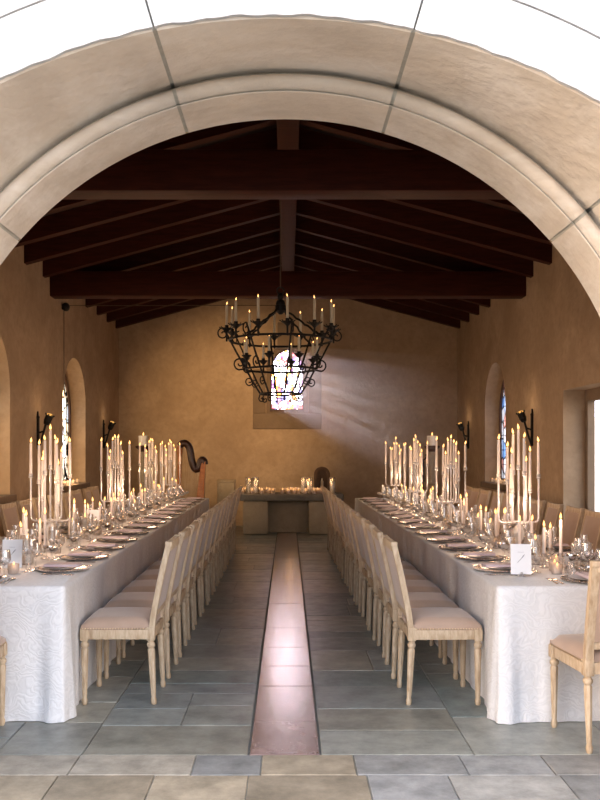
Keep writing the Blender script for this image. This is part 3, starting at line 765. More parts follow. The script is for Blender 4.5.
# candelabra: arms run out low and turn straight up
ARMS=[('tall central',0,0,.64)]
for nm,a in (('aisle-side outer',0),('altar-side outer',PI/2),('wall-side outer',PI),('arch-side outer',1.5*PI)): ARMS.append((nm,a,.150,.575 if 'wall' in nm or 'aisle' in nm else .60))
for nm,a in (('aisle-and-altar inner',PI/4),('wall-and-altar inner',.75*PI),('wall-and-arch inner',1.25*PI),('aisle-and-arch inner',1.75*PI)): ARMS.append((nm,a,.095,.47 if 'altar' in nm else .53))
ARMS+= [('low aisle-side',.12,.06,.36),('low wall-side',PI+.2,.06,.40)]
def mk_candelabra():
    r=empty('candelabra'); tag(r,None,'candelabra')
    mb=MB(); mb.lathe([(.075,0),(.075,.012),(.05,.022),(.028,.05),(.022,.09),(.04,.13),(.046,.16),(.034,.19),(.018,.215),(.026,.235),(.018,.25)],20); mb.build('base',M['acrylic'],r)
    for nm,a,R,h in ARMS:
        mb=MB(); c,s=math.cos(a),math.sin(a); z0=.235
        if R==0: P=[(0,0,z0),(0,0,h)]
        else:
            rb=.035; P=[(c*.012,s*.012,z0),(c*(R-rb),s*(R-rb),z0)]
            for k in range(1,6): q=PI/2*k/5; P.append((c*(R-rb+rb*math.sin(q)),s*(R-rb+rb*math.sin(q)),z0+rb-rb*math.cos(q)))
            P.append((c*R,s*R,h))
        mb.tube(P,.0072,8)
        ar=mb.build('arm',M['acrylic'],r); mb=MB()
        mb.lathe([(.006,h-.02),(.012,h-.012),(.0195,h-.008),(.0205,h-.004),(.0125,h),(.0165,h+.012),(.0165,h+.022),(.0125,h+.022),(.0125,h+.004),(.003,h+.003)],12,M=Matrix.Translation((c*R,s*R,0)))
        mb.build('candle_cup',M['acrylic'],ar)
    return Proto(r)
candelabra=mk_candelabra()
# card with its little crystal stand
def mk_card():
    r=empty('table_card'); tag(r,None,'card')
    mb=MB(); mb.box(-.062,.062,-.0012,.0012,0,.185); cd_=mb.build('card',M['paper'],r,None)
    mb=MB()
    P=[(-.022,.072),(-.012,.082),(.004,.098),(.018,.114),(.024,.122),(.016,.116),(.004,.100)]
    mb.tube([(x,-.0018,z) for x,z in P],.0011,5)
    mb.tube([(-.018+.036*k/8,-.0018,.135+.0015*math.sin(k*2.2)) for k in range(9)],.0006,4)
    mb.build('lettering',M['ink'],cd_); return Proto(r)
card=mk_card()
def mk_stand():
    mb=MB(); 
    for k in range(6):
        a=2*PI*k/6; mb.sphere((.017*math.cos(a),.010*math.sin(a),.010),.0098,8,5)
    mb.sphere((0,0,.022),.009,8,5)
    return solo('card_stand','card stand',mb,M['crystal'])
cardstand=mk_stand()

# ------------------------------------------------------------------ laying the tables
LIGHTS=[]
def lamp(loc,power,col=(1,.68,.40),rad=.04):
    l=bpy.data.lights.new('candle_light','POINT'); l.energy=power; l.color=col; l.shadow_soft_size=rad
    o=bpy.data.objects.new('candle_light',l); o.location=loc; COL.objects.link(o); return o
def setting(T,base,face,where,far=False,dup=True):
    rz=T.face(face); R=Matrix.Rotation(rz,3,'Z')
    def q(x,y,z=TZ): return base+R@Vector((x,y,0))+Vector((0,0,z))
    j=lambda a=.008: random.uniform(-a,a)
    charger.put(q(0,.185),rz,f'dark beaded charger plate at {where}','charger plates')
    plate.put(q(0,.185,TZ+.010),rz,f'white dinner plate on the charger at {where}','dinner plates')
    napkin.put(q(j(),.185+j(),TZ+.0265),rz+j(.06),f'folded lilac napkin on the plate at {where}','folded napkins')
    fork.put(q(-.20+j(.004),.16),rz+j(.03),f'inner fork beside the plate at {where}','forks')
    fork.put(q(-.232+j(.004),.157),rz+j(.03),f'outer fork beside the plate at {where}','forks')
    knife.put(q(.20+j(.004),.150),rz+j(.03),f'knife beside the plate at {where}','knives')
    spoon.put(q(.230+j(.004),.155),rz+j(.03),f'spoon beside the knife at {where}','spoons')
    coupe.put(q(.19+j(),.318+j()),j(3),f'silver-bowled coupe at {where}','silver coupes')
    water.put(q(.097+j(.004),.385+j(.004)),j(3),f'short water goblet at {where}','water goblets')
    wine.put(q(.006+j(.004),.398+j(.004)),j(3),f'tall wine glass at {where}','wine glasses')
    flute.put(q(-.075+j(.004),.395+j(.004)),j(3),f'slim champagne flute at {where}','champagne flutes')
CD={-1:(1.72,4.25,6.65,8.55),1:(1.55,4.1,6.4,8.34)}
for T in TABLES:
    for k in range(NCH):
        v=.66+PITCH*k
        setting(T,T.p(TWD/2,v),'wall',f'{ORD[k]} aisle-side place from arch, {T.name}')
        setting(T,T.p(-TWD/2,v),'aisle',f'{ORD[k]} wall-side place from arch, {T.name}')
    # head place
    rz=T.face('altar'); hp=T.p(-.05,0)
    R=Matrix.Rotation(rz,3,'Z'); q=lambda x,y,z=TZ: hp+R@Vector((x,y,0))+Vector((0,0,z))
    wh=f'head place of the {T.name} under the arch'
    charger.put(q(0,.18),rz,f'dark beaded charger plate at {wh}','charger plates'); plate.put(q(0,.18,TZ+.010),rz,f'white dinner plate at {wh}','dinner plates'); napkin.put(q(0,.18,TZ+.0265),rz,f'folded lilac napkin at {wh}','folded napkins')
    sgn=-1 if T.sx<0 else 1
    for nm,p,x in (('inner fork',fork,-.20),('outer fork',fork,-.232),('knife',knife,.20),('spoon',spoon,.23)): p.put(q(x,.17),rz+random.uniform(-.05,.05),f'{nm} at {wh}',{'fork':'forks','knife':'knives','spoon':'spoons'}[nm.split()[-1]])
    taken=[(q(0,.18).x,q(0,.18).y,.16)]
    wine.put(q(.05,.385),0,f'tall wine glass at {wh}','wine glasses'); water.put(q(.135,.365),0,f'short water goblet at {wh}','water goblets'); coupe.put(q(-.055,.385),0,f'silver-bowled coupe at {wh}','silver coupes')
    # candelabra with their tapers
    occ=[]
    for i,v in enumerate(CD[T.sx]):
        wh=f'{ORD[i]} candelabra from the arch, {T.name}'
        cz=T.face('altar') if T.sx<0 else T.face('altar')+PI
        p=T.p(0,v,TZ); candelabra.put(p,cz,f'clear branching candelabra, {wh[:-len(T.name)-2].replace(" candelabra","")}, on {T.name}','clear candelabra'); occ.append((0,v,.10))
        for nm,a,Rr,h in ARMS:
            ang=a if T.sx<0 else -a+PI if False else a
            off=Matrix.Rotation(cz,3,'Z')@Vector((Rr*math.cos(a),Rr*math.sin(a),0))
            taperL.put(p+off+Vector((0,0,h+.0035)),random.uniform(0,6),f'lit taper on {nm} arm, {wh}',f'tapers in the candelabra of the {T.name}',scale=(1,1,random.uniform(.86,1.06)))
        lamp(p+Vector((0,0,1.12)),7.0,rad=.07); lamp(p+Vector((T.lat.x*.30,-.1,.50)),2.6,rad=.07)
    # menu cards
    if T.sx<0: cards=[(.045,.64,.12),(-.06,3.45,.05)]
    else: cards=[(.31,.37,-.10),(.08,3.35,.05)]
    for i,(u,v,rz) in enumerate(cards):
        p=T.p(u,v,TZ); card.put(p+Vector((0,0,.014)),T.face('altar')+rz,f'white table card {"facing the arch near the head" if i==0 else "halfway along the middle"} of the {T.name}','table cards',rot=(math.radians(-6),0,T.face('altar')+rz))
        cardstand.put(p+Vector((0,-.012,0)),rz,f'crystal stand of the card {"near the head" if i==0 else "in the middle"} of {T.name}','card stands'); occ.append((u,v,.07))
    # candles, votives, hurricanes and tumblers along the middle
    rnd=random.Random(21 if T.sx<0 else 22); cnt={'t':0,'v':0,'h':0,'c':0}
    def spot(r,um=.10,v0=.45,v1=9.0):
        for _ in range(400):
            u,v=rnd.uniform(-um,um),rnd.uniform(v0,v1)
            if all((u-a)**2+(v-b)**2>(r+c+.006)**2 for a,b,c in occ): occ.append((u,v,r)); return u,v
        return None
    items=[]
    for u,v in ((.05,.95),(.02,2.35),(-.03,3.0),(.04,5.2),(0,7.5)): occ.append((u,v,.05)); items.append(('h',u,v))
    for u,v in (((-.08,.74),(.09,1.25),(-.06,1.18),(-.09,1.34),(.08,2.0),(.09,2.6)) if T.sx<0 else ((.05,.76),(-.09,1.08),(.09,1.2),(.09,2.2),(.0,1.95),(-.09,2.5))): occ.append((u,v,.04)); items.append(('t',u,v))
    if T.sx>0: occ.append((-.09,.66,.05)); items.append(('c',-.09,.66))
    for k_,n_,r_ in (('t',26,.034),('v',44,.040),('c',10,.046)):
        for _ in range(n_):
            s_=spot(r_)
            if s_: items.append((k_,*s_))
    NM={'t':'single taper','v':'votive','h':'hurricane','c':'tumbler'}
    for kind in 'tvhc':
        L_=sorted([i for i in items if i[0]==kind],key=lambda i:i[2])
        for i,(_,u,v) in enumerate(L_):
            p=T.p(u,v,TZ); hf=(len(L_)+1)//2; o_=ORD[i] if i<hf else ORD[len(L_)-1-i]; fr='from the arch' if i<hf else 'from the altar end'
            if kind=='t':
                holder.put(p,0,f'crystal taper holder, {o_} {fr}, middle of {T.name}','taper holders')
                h=rnd.choice((.15,.19,.19,.24)); 
                if i<3: h=(.19,.24,.15)[i]
                TH[h].put(p+Vector((0,0,.0785)),rnd.uniform(0,6),f'lit single taper in crystal holder, {o_} {fr}, {T.name}','single tapers')
            elif kind=='v':
                votive.put(p,0,f'clear votive glass, {o_} {fr}, middle of {T.name}','votive glasses')
                tealight.put(p+Vector((0,0,.0085)),rnd.uniform(0,6),f'lit candle in votive glass, {o_} {fr}, {T.name}','votive candles')
            elif kind=='h':
                hurrS.put(p,0,f'glass cylinder around a pillar candle, {o_} from the arch, {T.name}','hurricane glasses')
                pillarS.put(p+Vector((0,0,.0105)),rnd.uniform(0,6),f'white pillar candle in glass cylinder, {o_} from the arch, {T.name}','pillar candles')
            else: tumbler.put(p,0,f'cut glass tumbler, {o_} {fr}, middle of {T.name}','cut glass tumblers')
    for v in (.7,1.4,2.3,3.2,4.3,5.2,6.2,7.2,8.2): lamp(T.p(random.uniform(-.05,.05),v,TZ+.38),4.8,(1,.62,.40),rad=.06)

# ------------------------------------------------------------------ altar end
al=empty('altar',(.07,16.35,0)); tag(al,'stone altar table with a dark slab below the bright window','altar')
mb=MB(); mb.bbox(-.95,.95,-.40,.40,.62,.745,.02); sl=mb.build('slab',M['slab'],al)
for x0 in (-.90,.30):
    mb=MB(); mb.bbox(x0,x0+.47,-.34,.34,0,.622,.05); mb.build('leg',M['stone'],al)
mb=MB(); mb.bbox(-.43,.30,.10,.20,.0,.60,.01); mb.build('back_panel',M['stone'],al)
AZ=.7455; axd=16.35
def onaltar(px,y=16.25): return Vector(((px-VX)*y/F,y,AZ))
hurrL=mk_hurr(.30,.062); pillarL=mk_candle('pillar_candle',.22,.042,.042,M['whitewax'],1.2)
for i,(px,y) in enumerate(((248.8,16.3),(255.6,16.2),(303.4,16.35),(309.2,16.15),(332.4,16.2))):
    p=onaltar(px,y); w=('outermost at the harp end','inner at the harp end','inner behind the votives','between votives and shrine','beside the shrine')[i]
    hurrL.put(p,0,f'tall glass cylinder on the altar, {w}','altar hurricanes'); pillarL.put(p+Vector((0,0,.0105)),i,f'tall white pillar candle on the altar, {w}','altar pillar candles')
glow=mk_candle('votive_candle',.055,.033,.033,M['wax'],1.1)
mb=MB(); mb.lathe([(.036,0),(.039,.004),(.042,.11),(.040,.11),(.0365,.008),(.002,.007)],18); tallv=solo('votive_glass','votive glass',mb,M['votive'])
AV=[(242,16.1),(245,16.4),(252.3,16.02),(259.5,16.4),(262,16.05),(266.5,16.4),(269.5,16.1),(273,16.0),(282.5,16.1),(288,16.0),(291,16.35),(295.5,16.35),(293.5,16.02),(298.5,16.05),(305.8,16.0),(314,16.0),(318,16.05),(321.8,16.0)]
for i,(px,y) in enumerate(AV):
    p=onaltar(px,y); oo=ORD[i] if i<9 else ORD[17-i]; fr='from the harp end' if i<9 else 'from the shrine end'
    tallv.put(p,0,f'glowing votive glass on altar slab, {oo} {fr}','altar votive glasses'); glow.put(p+Vector((0,0,.0085)),i,f'candle inside altar votive glass, {oo} {fr}','altar votive candles')
for px in (248,262,290,305,325): lamp(onaltar(px,15.98)+Vector((0,0,.17)),1.0,(1,.56,.26))
pl=mk_candle('pillar_candle',.10,.035,.035,M['whitewax'],1.1)
# shrine
sh=empty('shrine',onaltar(322,16.55)); tag(sh,'small dark arched shrine standing on the altar slab','shrine')
mb=MB(); o_=[(-.15,.03)]+arc(0,.34,.15,PI,0,14)+[(.15,.03)]; i_=[(-.10,.09)]+arc(0,.33,.10,PI,0,14)+[(.10,.09)]
ring_prism(mb,o_,i_,lambda a,b:(a,-.07,b),lambda a,b:(a,.07,b)); mb.prism(o_,lambda a,b:(a,.05,b),lambda a,b:(a,.08,b)); mb.build('case',M['shrine'],sh,None)
mb=MB(); mb.bbox(-.17,.17,-.085,.085,0,.035,.008); mb.build('base',M['shrine'],sh)
st=empty('statuette',onaltar(322,16.53)+Vector((0,0,.0905))); tag(st,'pale little standing figure inside the dark shrine','statuette')
mb=MB(); mb.lathe([(.03,0),(.033,.01),(.022,.02),(.028,.04),(.026,.09),(.03,.115),(.022,.135),(.009,.14),(.009,.146)],14); mb.build('robe',M['figure'],st)
mb=MB(); mb.sphere((0,0,.162),.017,10,8,sc=(.9,.95,1.15)); mb.build('head',M['figure'],st)
# plinth
pb=empty('plinth',(-1.19,16.9,0)); tag(pb,'plain square stone plinth between harp and altar','plinth')
mb=MB(); mb.bbox(-.165,.165,-.165,.165,0,.93,.012); mb.build('shaft',M['stone'],pb); mb=MB(); mb.bbox(-.17,.17,-.17,.17,.93,.975,.01); mb.build('cap',M['stone'],pb)
pl.put(onaltar(241.0,16.3)+Vector((.0,0,0)),0,'short pillar candle at the harp end of the altar slab','altar pillar candles')
# drum candle pedestals
def mk_ped():
    r=empty('candle_pedestal'); tag(r,None,'pedestal')
    mb=MB(); mb.bbox(-.15,.15,-.15,.15,0,.07,.01); mb.lathe([(.12,.07),(.13,.10),(.10,.14),(.07,.18),(.09,.22)],20); mb.build('base',M['frame'],r)
    mb=MB(); mb.lathe([(.075,.22),(.085,.30),(.05,.34),(.058,.37),(.085,.50),(.092,.70),(.07,.86),(.052,.92),(.075,.95),(.052,.98),(.055,1.02),(.065,1.2),(.050,1.48),(.06,1.52)],20); mb.build('column',M['stone'],r)
    mb=MB(); mb.lathe([(.06,1.52),(.08,1.55),(.135,1.59),(.14,1.62),(.10,1.63)],20); mb.build('dish',M['frame'],r); return Proto(r)
ped=mk_ped(); drum=mk_candle('drum_candle',.175,.088,.088,M['whitewax'],1.4)
for px,l in ((143.3,'harp'),(432,'shaft of light')):
    x=(px-VX)*15.6/F; ped.put((x,15.6,0),0,f'tall turned candle pedestal in the corner on the {"harp side" if px<288 else "doorway side"}','candle pedestals')
    drum.put((x,15.6,1.6305),0,f'wide drum candle on the {"harp-side" if px<288 else "doorway-side"} pedestal','drum candles'); lamp((x,15.42,1.98),1.3)
# slim iron stand beside the right pedestal
r=empty('iron_floor_stand',((422.5-VX)*15.2/F,15.2,0)); tag(r,'slim black iron floor stand beside the doorway-side pedestal','stand')
mb=MB()
for k in range(3): a=2*PI*k/3+.4; mb.tube([(0,0,.25),(.12*math.cos(a),.12*math.sin(a),.12),(.22*math.cos(a),.22*math.sin(a),.01)],.011,8)
mb.build('tripod_base',M['iron'],r); mb=MB(); mb.tube([(0,0,.2),(0,0,1.38)],.02,10); mb.bbox(-.035,.035,-.02,.02,1.0,1.36,.006); mb.build('pole',M['iron'],r)
mb=MB(); mb.tube([(0,0,1.36),(.05,0,1.40),(.07,0,1.45)],.012,8); mb.sphere((.07,0,1.46),.025,10,6); mb.build('finial',M['iron'],r)
# harp
hp=empty('harp',(-1.68,15.05,0)); tag(hp,'cherry wood harp with a curved neck beyond the end of a table','harp')
mb=MB(); mb.lathe([(.05,.10),(.055,.16),(.035,.2),(.034,1.45),(.05,1.5),(.055,1.58),(.035,1.62)],16,M=Matrix.Translation((-.185,0,0))); mb.build('pillar',M['harp'],hp)
mb=MB(); P=[(-.185,1.62),(-.13,1.665),(-.07,1.655),(-.02,1.60),(.005,1.50),(.025,1.38),(.055,1.27),(.10,1.215),(.145,1.25),(.17,1.33),(.20,1.38),(.235,1.36),(.245,1.30)]
Q=[]
for i in range(len(P)-1):
    for k in range(3):
        t=k/3; p0=P[max(i-1,0)];p1=P[i];p2=P[i+1];p3=P[min(i+2,len(P)-1)]
        Q.append(tuple(.5*((2*p1[m])+(-p0[m]+p2[m])*t+(2*p0[m]-5*p1[m]+4*p2[m]-p3[m])*t*t+(-p0[m]+3*p1[m]-3*p2[m]+p3[m])*t**3) for m in (0,1)))
Q.append(P[-1]); mb.tube([(x,0,z) for x,z in Q],[.062]*len(Q),10); nk=mb.build('neck',M['harpdark'],hp)
mb=MB(); mb.sphere((-.14,0,1.655),.062,12,8,sc=(1.1,.9,.7)); mb.build('crown',M['harp'],hp)
mb=MB(); 
top=[(.17,-.05),(.27,-.05),(.27,.05),(.17,.05)]
vs=[(.19,-.05,1.32),(.265,-.06,1.36),(.265,.06,1.36),(.19,.05,1.32),(.10,-.10,.62),(.235,-.12,.62),(.235,.12,.62),(.10,.10,.62),(-.06,-.16,.08),(.17,-.18,.08),(.17,.18,.08),(-.06,.16,.08)]
mb.add(vs,[(0,1,2,3),(0,4,5,1),(1,5,6,2),(2,6,7,3),(3,7,4,0),(4,8,9,5),(5,9,10,6),(6,10,11,7),(7,11,8,4),(8,11,10,9)]); mb.build('soundbox',M['harp'],hp,None)
mb=MB(); mb.bbox(-.26,.20,-.18,.18,0,.10,.02); mb.build('base',M['harpdark'],hp)
mb=MB()
for k in range(18):
    t=k/17; i=int(t*(len(Q)-6))+2; x,z=Q[i]; u=1-t
    bx=.19-.25*u*.9; bz=1.30-1.2*u*.95; mb.tube([(x,0,z-.03),(bx-.005+.0*t,0,bz)],.0022,4)
mb.build('string',M['string'],hp)

# ------------------------------------------------------------------ torches, sills
def mk_torch():
    r=empty('wall_torch'); tag(r,None,'wall torch')
    mb=MB(); mb.box(-.018,.018,-.004,.024,-.28,.10)       # plate against the wall at y=0, arm leans out along +y
    mb.prism([(-.03,.10),(0,.19),(.03,.10)],lambda a,b:(a,-.004,b),lambda a,b:(a,.016,b)); mb.sphere((0,.008,.115),.024,8,6); mb.build('backplate',M['iron'],r)
    mb=MB(); mb.tube([(0,.008,-.29),(0,.055,-.16),(0,.105,.03)],.014,8); mb.tube([(0,.01,-.08),(0,.075,-.06)],.011,8); mb.build('arm',M['iron'],r)
    Mt=Matrix.Translation((0,.105,.02))@Matrix.Rotation(-.38,4,'X')
    mb=MB(); mb.lathe([(.02,0),(.035,.01),(.045,.05),(.05,.052),(.05,.06),(.045,.062),(.05,.12),(.058,.122),(.058,.13),(.044,.13),(.040,.03),(.005,.02)],8,M=Mt)
    for k in range(8):
        a=2*PI*k/8; mb.sphere(Mt@Vector((.054*math.cos(a),.054*math.sin(a),.137)),.010,6,4)
    cup=mb.build('cup',M['iron'],r)
    mb=MB(); mb.lathe([(.038,.05),(.040,.11),(.036,.145),(.015,.152)],12,M=Mt); mb.build('lamp_glass',M['amber'],cup); return Proto(r)
torch=mk_torch()
for sx,px,py,l in ((-1,37,428,'harp-side wall closer to the arch'),(-1,103,432,'harp-side wall near the back corner'),(1,533,425,'doorway-side wall closer to the arch'),(1,469,433,'doorway-side wall near the back corner')):
    y=HX*F/abs(px-VX); z=EYE+(VY-py)*y/F+.02
    torch.put((sx*HX-sx*.004,y,z),PI/2 if sx>0 else -PI/2,f'black iron torch on {l}','wall torches',scale=(1.12,1.12,1.1)); lamp((sx*(HX-.24),y,z+.26),1.0)
for sx,yc,l in ((-1,14.2,'between the harp-side torches'),(-1,10.14,'of harp-side window nearer the arch'),(1,14.65,'of the blue-paned window')):
    for i in range(4):
        y=yc-.42+.28*i; p=Vector((sx*(HX+.06),y,SILL+.007))
        votive.put(p,0,f'sill votive glass {l}, {ORD[i]} from the arch','sill votive glasses'); tealight.put(p+Vector((0,0,.0085)),i,f'sill tealight {l}, {ORD[i]} from the arch','sill tealights')
    lamp((sx*(HX+.10),yc-.25,SILL+.22),22 if sx<0 else 4,(1,.66,.32)); 

# ------------------------------------------------------------------ chandelier
cx,cy=(280.5-VX)*10/F,10.0
ch=empty('chandelier',(cx,cy,2.0)); tag(ch,'black wrought iron chandelier hanging on a cord before the window','chandelier')
def ring(r,z,n=48): return [(r*math.cos(2*PI*k/n),r*math.sin(2*PI*k/n),z) for k in range(n)]
for r_,z_,t_ in ((.585,.80,.013),(.40,.47,.012),(.235,.19,.011)):
    mb=MB(); mb.tube(ring(r_,z_),t_,8,closed=True); mb.build('hoop',M['iron'],ch)
def spiral(c,r0,turns,a0,sgn,n=22):
    return [(c[0]+r0*(1-.8*i/n)*math.cos(a0+sgn*2*PI*turns*i/n),c[1]+r0*(1-.8*i/n)*math.sin(a0+sgn*2*PI*turns*i/n)) for i in range(n+1)]
for k in range(8):
    a=2*PI*k/8+.2; c,s=math.cos(a),math.sin(a); mb=MB()
    pol=lambda P: [(p[0]*c,p[0]*s,p[1]) for p in P]
    mb.tube(pol([(.66,.93),(.62,.86),(.585,.80),(.50,.64),(.40,.47),(.33,.34),(.235,.19)]),.011,6)
    mb.tube(pol(spiral((.66,.86),.07,1.2,PI/2,-1)),.008,6)
    mb.tube(pol([(.40,.47),(.47,.46)]+spiral((.47,.53),.075,1.25,-PI/2,1)),.009,6)
    mb.tube(pol([(.30,.31),(.36,.28)]+spiral((.36,.33),.05,1.1,-PI/2,1)),.007,6)
    mb.tube(pol([(.235,.19),(.25,.14)]+spiral((.215,.13),.035,1.0,0,-1)),.007,6)
    mb.build('rib',M['iron'],ch)
mb=MB(); mb.sphere((0,0,1.22),.055,10,8); mb.sphere((0,0,1.30),.035,10,8,sc=(1,1,1.4)); mb.lathe([(.02,1.1),(.06,1.14),(.06,1.2),(.02,1.24)],12); mb.tube([(.04*math.cos(t*.5),0,1.37+.04*math.sin(t*.5)) for t in range(13)],.01,6); mb.build('hub',M['iron'],ch)
for k in range(4):
    a=PI/4+PI/2*k+.12; c,s=math.cos(a),math.sin(a); mb=MB(); P=[]
    for i in range(15):
        t=i/14; w=.008*math.cos(t*30); P.append(((.03+.555*t)*c-w*s,(.03+.555*t)*s+w*c,1.17-.37*t+.008*math.sin(t*30)))
    mb.tube(P,.013,6); mb.build('hanging_rod',M['iron'],ch)
TOP=[2*PI*k/12+.13 for k in range(12)]; LOW=[2*PI*k/8+.5 for k in range(8)]
for k,a in enumerate(TOP):
    mb=MB(); T_=Matrix.Translation((.615*math.cos(a),.615*math.sin(a),0)); mb.lathe([(.010,.78),(.012,.88),(.03,.90),(.065,.925),(.068,.932),(.022,.915),(.022,.965),(.017,.965),(.017,.92),(.002,.918)],10,M=T_)
    for q in range(8):
        g=2*PI*q/8; mb.tube([T_@Vector((.05*math.cos(g),.05*math.sin(g),.92)),T_@Vector((.085*math.cos(g),.085*math.sin(g),.945))],.006,4)
    mb.tube([(.585*math.cos(a),.585*math.sin(a),.80),(.615*math.cos(a),.615*math.sin(a),.84)],.01,6); mb.build('candle_cup',M['iron'],ch)
for k,a in enumerate(LOW):
    mb=MB(); T_=Matrix.Translation((.43*math.cos(a),.43*math.sin(a),-.32)); mb.lathe([(.010,.78),(.012,.88),(.03,.90),(.055,.925),(.058,.932),(.02,.915),(.02,.955),(.015,.955),(.015,.92),(.002,.918)],10,M=T_); mb.tube([(.40*math.cos(a),.40*math.sin(a),.47),(.43*math.cos(a),.43*math.sin(a),.47)],.009,6); mb.build('candle_cup',M['iron'],ch)
chc=mk_candle('chandelier_candle',.275,.0150,.0150,simple('cream_wax',(.72,.66,.52),.5,noise=(5,(.66,.59,.45),.3)),.8)
flm=emit('dim_flame',(1,.62,.22),2.2)
CP=['first','second','third','fourth','fifth','sixth','seventh','eighth','ninth','tenth','eleventh','twelfth']
for k,a in enumerate(TOP): chc.put((cx+.615*math.cos(a),cy+.615*math.sin(a),2.0+.9195),k,f'cream candle on upper chandelier ring, {CP[k]} anticlockwise from the doorway side','upper chandelier candles')
for k,a in enumerate(LOW): chc.put((cx+.43*math.cos(a),cy+.43*math.sin(a),2.0+.5995),k,f'cream candle on lower chandelier ring, {CP[k]} anticlockwise from the doorway side','lower chandelier candles',scale=(.95,.95,.72))
r=empty('hanging_rope',(cx,cy,3.37)); tag(r,'long dark cord holding the chandelier from the ridge beam','rope')
mb=MB(); mb.tube([(0,0,.03),(0,0,1.24)],.007,6); mb.build('strand',M['rope'],r)
mb=MB(); mb.bbox(-.04,.04,-.05,.05,1.22,1.34,.01); mb.lathe([(.05,-.015),(.035,-.01),(.035,.01),(.05,.015)],14,M=Matrix.Translation((0,0,1.22))@Matrix.Rotation(PI/2,4,'Y')); mb.build('pulley',M['iron'],r)
# wall spotlight / cord on left wall
wy=HX*F/(VX-62.0); r=empty('pulley_rope',(-HX,wy,0)); tag(r,'dark cord running down the plaster from a black wall pulley','rope')
mb=MB(); mb.tube([(.03,0,3.72),(.03,0,1.1)],.006,6); mb.build('strand',M['rope'],r)
mb=MB(); mb.sphere((.06,0,3.74),.075,12,8,sc=(.8,1,.9)); mb.box(-.002,.05,-.02,.02,3.70,3.78); mb.build('pulley',M['iron'],r)
mb=MB(); mb.tube([(.06,0,3.76),(3.40,-.0,3.765)],.005,6); mb.build('span_rope',M['rope'],r)

# ------------------------------------------------------------------ haze lit by the sun through the window
SD=Vector((.158,-1,-.131))
def haze():
    m=bpy.data.materials.new('sunlit_dust'); m.use_nodes=True; nt=m.node_tree; N=nt.nodes; L=nt.links; N.clear()
    out=N.new('ShaderNodeOutputMaterial'); v=N.new('ShaderNodeVolumeScatter'); v.inputs['Color'].default_value=(.92,.92,1,1); v.inputs['Anisotropy'].default_value=.35
    tc=N.new('ShaderNodeTexCoord'); sp=N.new('ShaderNodeSeparateXYZ'); L.new(tc.outputs['Object'],sp.inputs[0])
    mr=N.new('ShaderNodeMapRange'); mr.interpolation_type='SMOOTHSTEP'; mr.inputs['From Min'].default_value=-10.4; mr.inputs['From Max'].default_value=-3.5; mr.inputs['To Min'].default_value=0; mr.inputs['To Max'].default_value=.108; L.new(sp.outputs['Y'],mr.inputs['Value']); L.new(mr.outputs[0],v.inputs['Density'])
    L.new(v.outputs[0],out.inputs['Volume']); return m
mb=MB(); a0=[(-.36,2.36),(.36,2.36),(.36,3.68),(-.36,3.68)]
mb.prism(a0,lambda x,z:(x,-.06,z),lambda x,z:(x+SD.x*10.4,-10.4,z+SD.z*10.4))
hz=mb.build('haze',haze(),None,None,loc=(-.017,YB,0)); tag(hz,'soft shaft of sunlit haze slanting in from the bright window','haze',kind='stuff')

# ------------------------------------------------------------------ light
w=bpy.data.worlds.new('sky'); S.world=w; w.use_nodes=True; nt=w.node_tree; N=nt.nodes; L=nt.links; N.clear()
out=N.new('ShaderNodeOutputWorld'); bg=N.new('ShaderNodeBackground'); tc=N.new('ShaderNodeTexCoord')
sundir=(-SD).normalized()
dp=N.new('ShaderNodeVectorMath'); dp.operation='DOT_PRODUCT'; dp.inputs[1].default_value=sundir; L.new(tc.outputs['Generated'],dp.inputs[0])
cl=N.new('ShaderNodeClamp'); L.new(dp.outputs['Value'],cl.inputs['Value'])
pw=N.new('ShaderNodeMath'); pw.operation='POWER'; pw.inputs[1].default_value=28; L.new(cl.outputs[0],pw.inputs[0])
sp=N.new('ShaderNodeSeparateXYZ'); L.new(tc.outputs['Generated'],sp.inputs[0])
rp=N.new('ShaderNodeMapRange'); rp.inputs['From Min'].default_value=0; rp.inputs['From Max'].default_value=.6; L.new(sp.outputs['Z'],rp.inputs['Value'])
mx=N.new('ShaderNodeMix'); mx.data_type='RGBA'; mx.inputs['A'].default_value=(2.55,2.78,3.2,1); mx.inputs['B'].default_value=(2.4,2.8,3.5,1); L.new(rp.outputs[0],mx.inputs['Factor'])
mu=N.new('ShaderNodeMix'); mu.data_type='RGBA'; mu.blend_type='ADD'; mu.clamp_factor=False; mu.inputs['B'].default_value=(46,40.5,43,1); L.new(pw.outputs[0],mu.inputs['Factor']); L.new(mx.outputs['Result'],mu.inputs['A'])
prev=mu
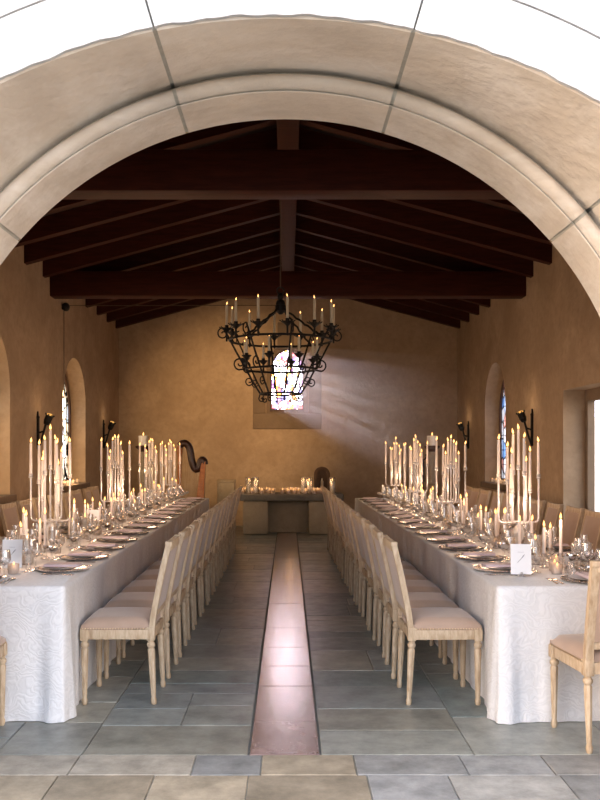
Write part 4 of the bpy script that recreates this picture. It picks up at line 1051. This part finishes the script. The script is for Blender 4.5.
for dirv,col,ex in (((-.92,-.38,.12),(17,11.5,6.5,1),14),((.86,-.48,.14),(7,5.2,3.5,1),14)):   # warm lobes added to the sky to brighten the window and doorway reveals
    d_=N.new('ShaderNodeVectorMath'); d_.operation='DOT_PRODUCT'; d_.inputs[1].default_value=Vector(dirv).normalized(); L.new(tc.outputs['Generated'],d_.inputs[0])
    c_=N.new('ShaderNodeClamp'); L.new(d_.outputs['Value'],c_.inputs['Value']); p_=N.new('ShaderNodeMath'); p_.operation='POWER'; p_.inputs[1].default_value=ex; L.new(c_.outputs[0],p_.inputs[0])
    m_=N.new('ShaderNodeMix'); m_.data_type='RGBA'; m_.blend_type='ADD'; m_.inputs['B'].default_value=col; L.new(p_.outputs[0],m_.inputs['Factor']); L.new(prev.outputs['Result'],m_.inputs['A']); prev=m_
L.new(prev.outputs['Result'],bg.inputs['Color']); L.new(bg.outputs[0],out.inputs['Surface'])
sun=bpy.data.lights.new('sun','SUN'); sun.energy=22; sun.color=(1,.93,.9); sun.angle=.006
so_=bpy.data.objects.new('sun',sun); so_.rotation_euler=SD.to_track_quat('-Z','Y').to_euler(); so_.location=(-6,30,8); COL.objects.link(so_)
# warm wash on the back wall from a lamp on the tie beam
sl=bpy.data.lights.new('wall_wash','SPOT'); sl.energy=700; sl.color=(1,.64,.31); sl.spot_size=math.radians(58); sl.spot_blend=.9; sl.shadow_soft_size=.12
lo=bpy.data.objects.new('wall_wash',sl); lo.location=(-.3,13.2,3.55); tgt=Vector((-.98,17.9,2.3)); lo.rotation_euler=(tgt-lo.location).to_track_quat('-Z','Y').to_euler(); COL.objects.link(lo)

# ------------------------------------------------------------------ camera and view
cam=bpy.data.cameras.new('camera'); cam.sensor_fit='AUTO'; cam.sensor_width=36; cam.lens=F/800*36
cam.shift_x=(300-VX)/800; cam.shift_y=(VY-400)/800; cam.clip_end=300; cam.clip_start=.05
co=bpy.data.objects.new('camera',cam); co.location=(0,0,EYE); co.rotation_euler=(PI/2,0,0); COL.objects.link(co); S.camera=co
vs=S.view_settings; S.display_settings.display_device='sRGB'; vs.view_transform='Standard'; vs.look='None'; vs.gamma=1; vs.use_curve_mapping=False; vs.exposure=0
c=S.cycles; c.use_denoising=True; c.sample_clamp_indirect=4; c.sample_clamp_direct=0; c.caustics_reflective=False; c.caustics_refractive=False
c.transparent_max_bounces=32; c.max_bounces=8; c.volume_bounces=0; c.transmission_bounces=4; c.glossy_bounces=4; c.diffuse_bounces=4
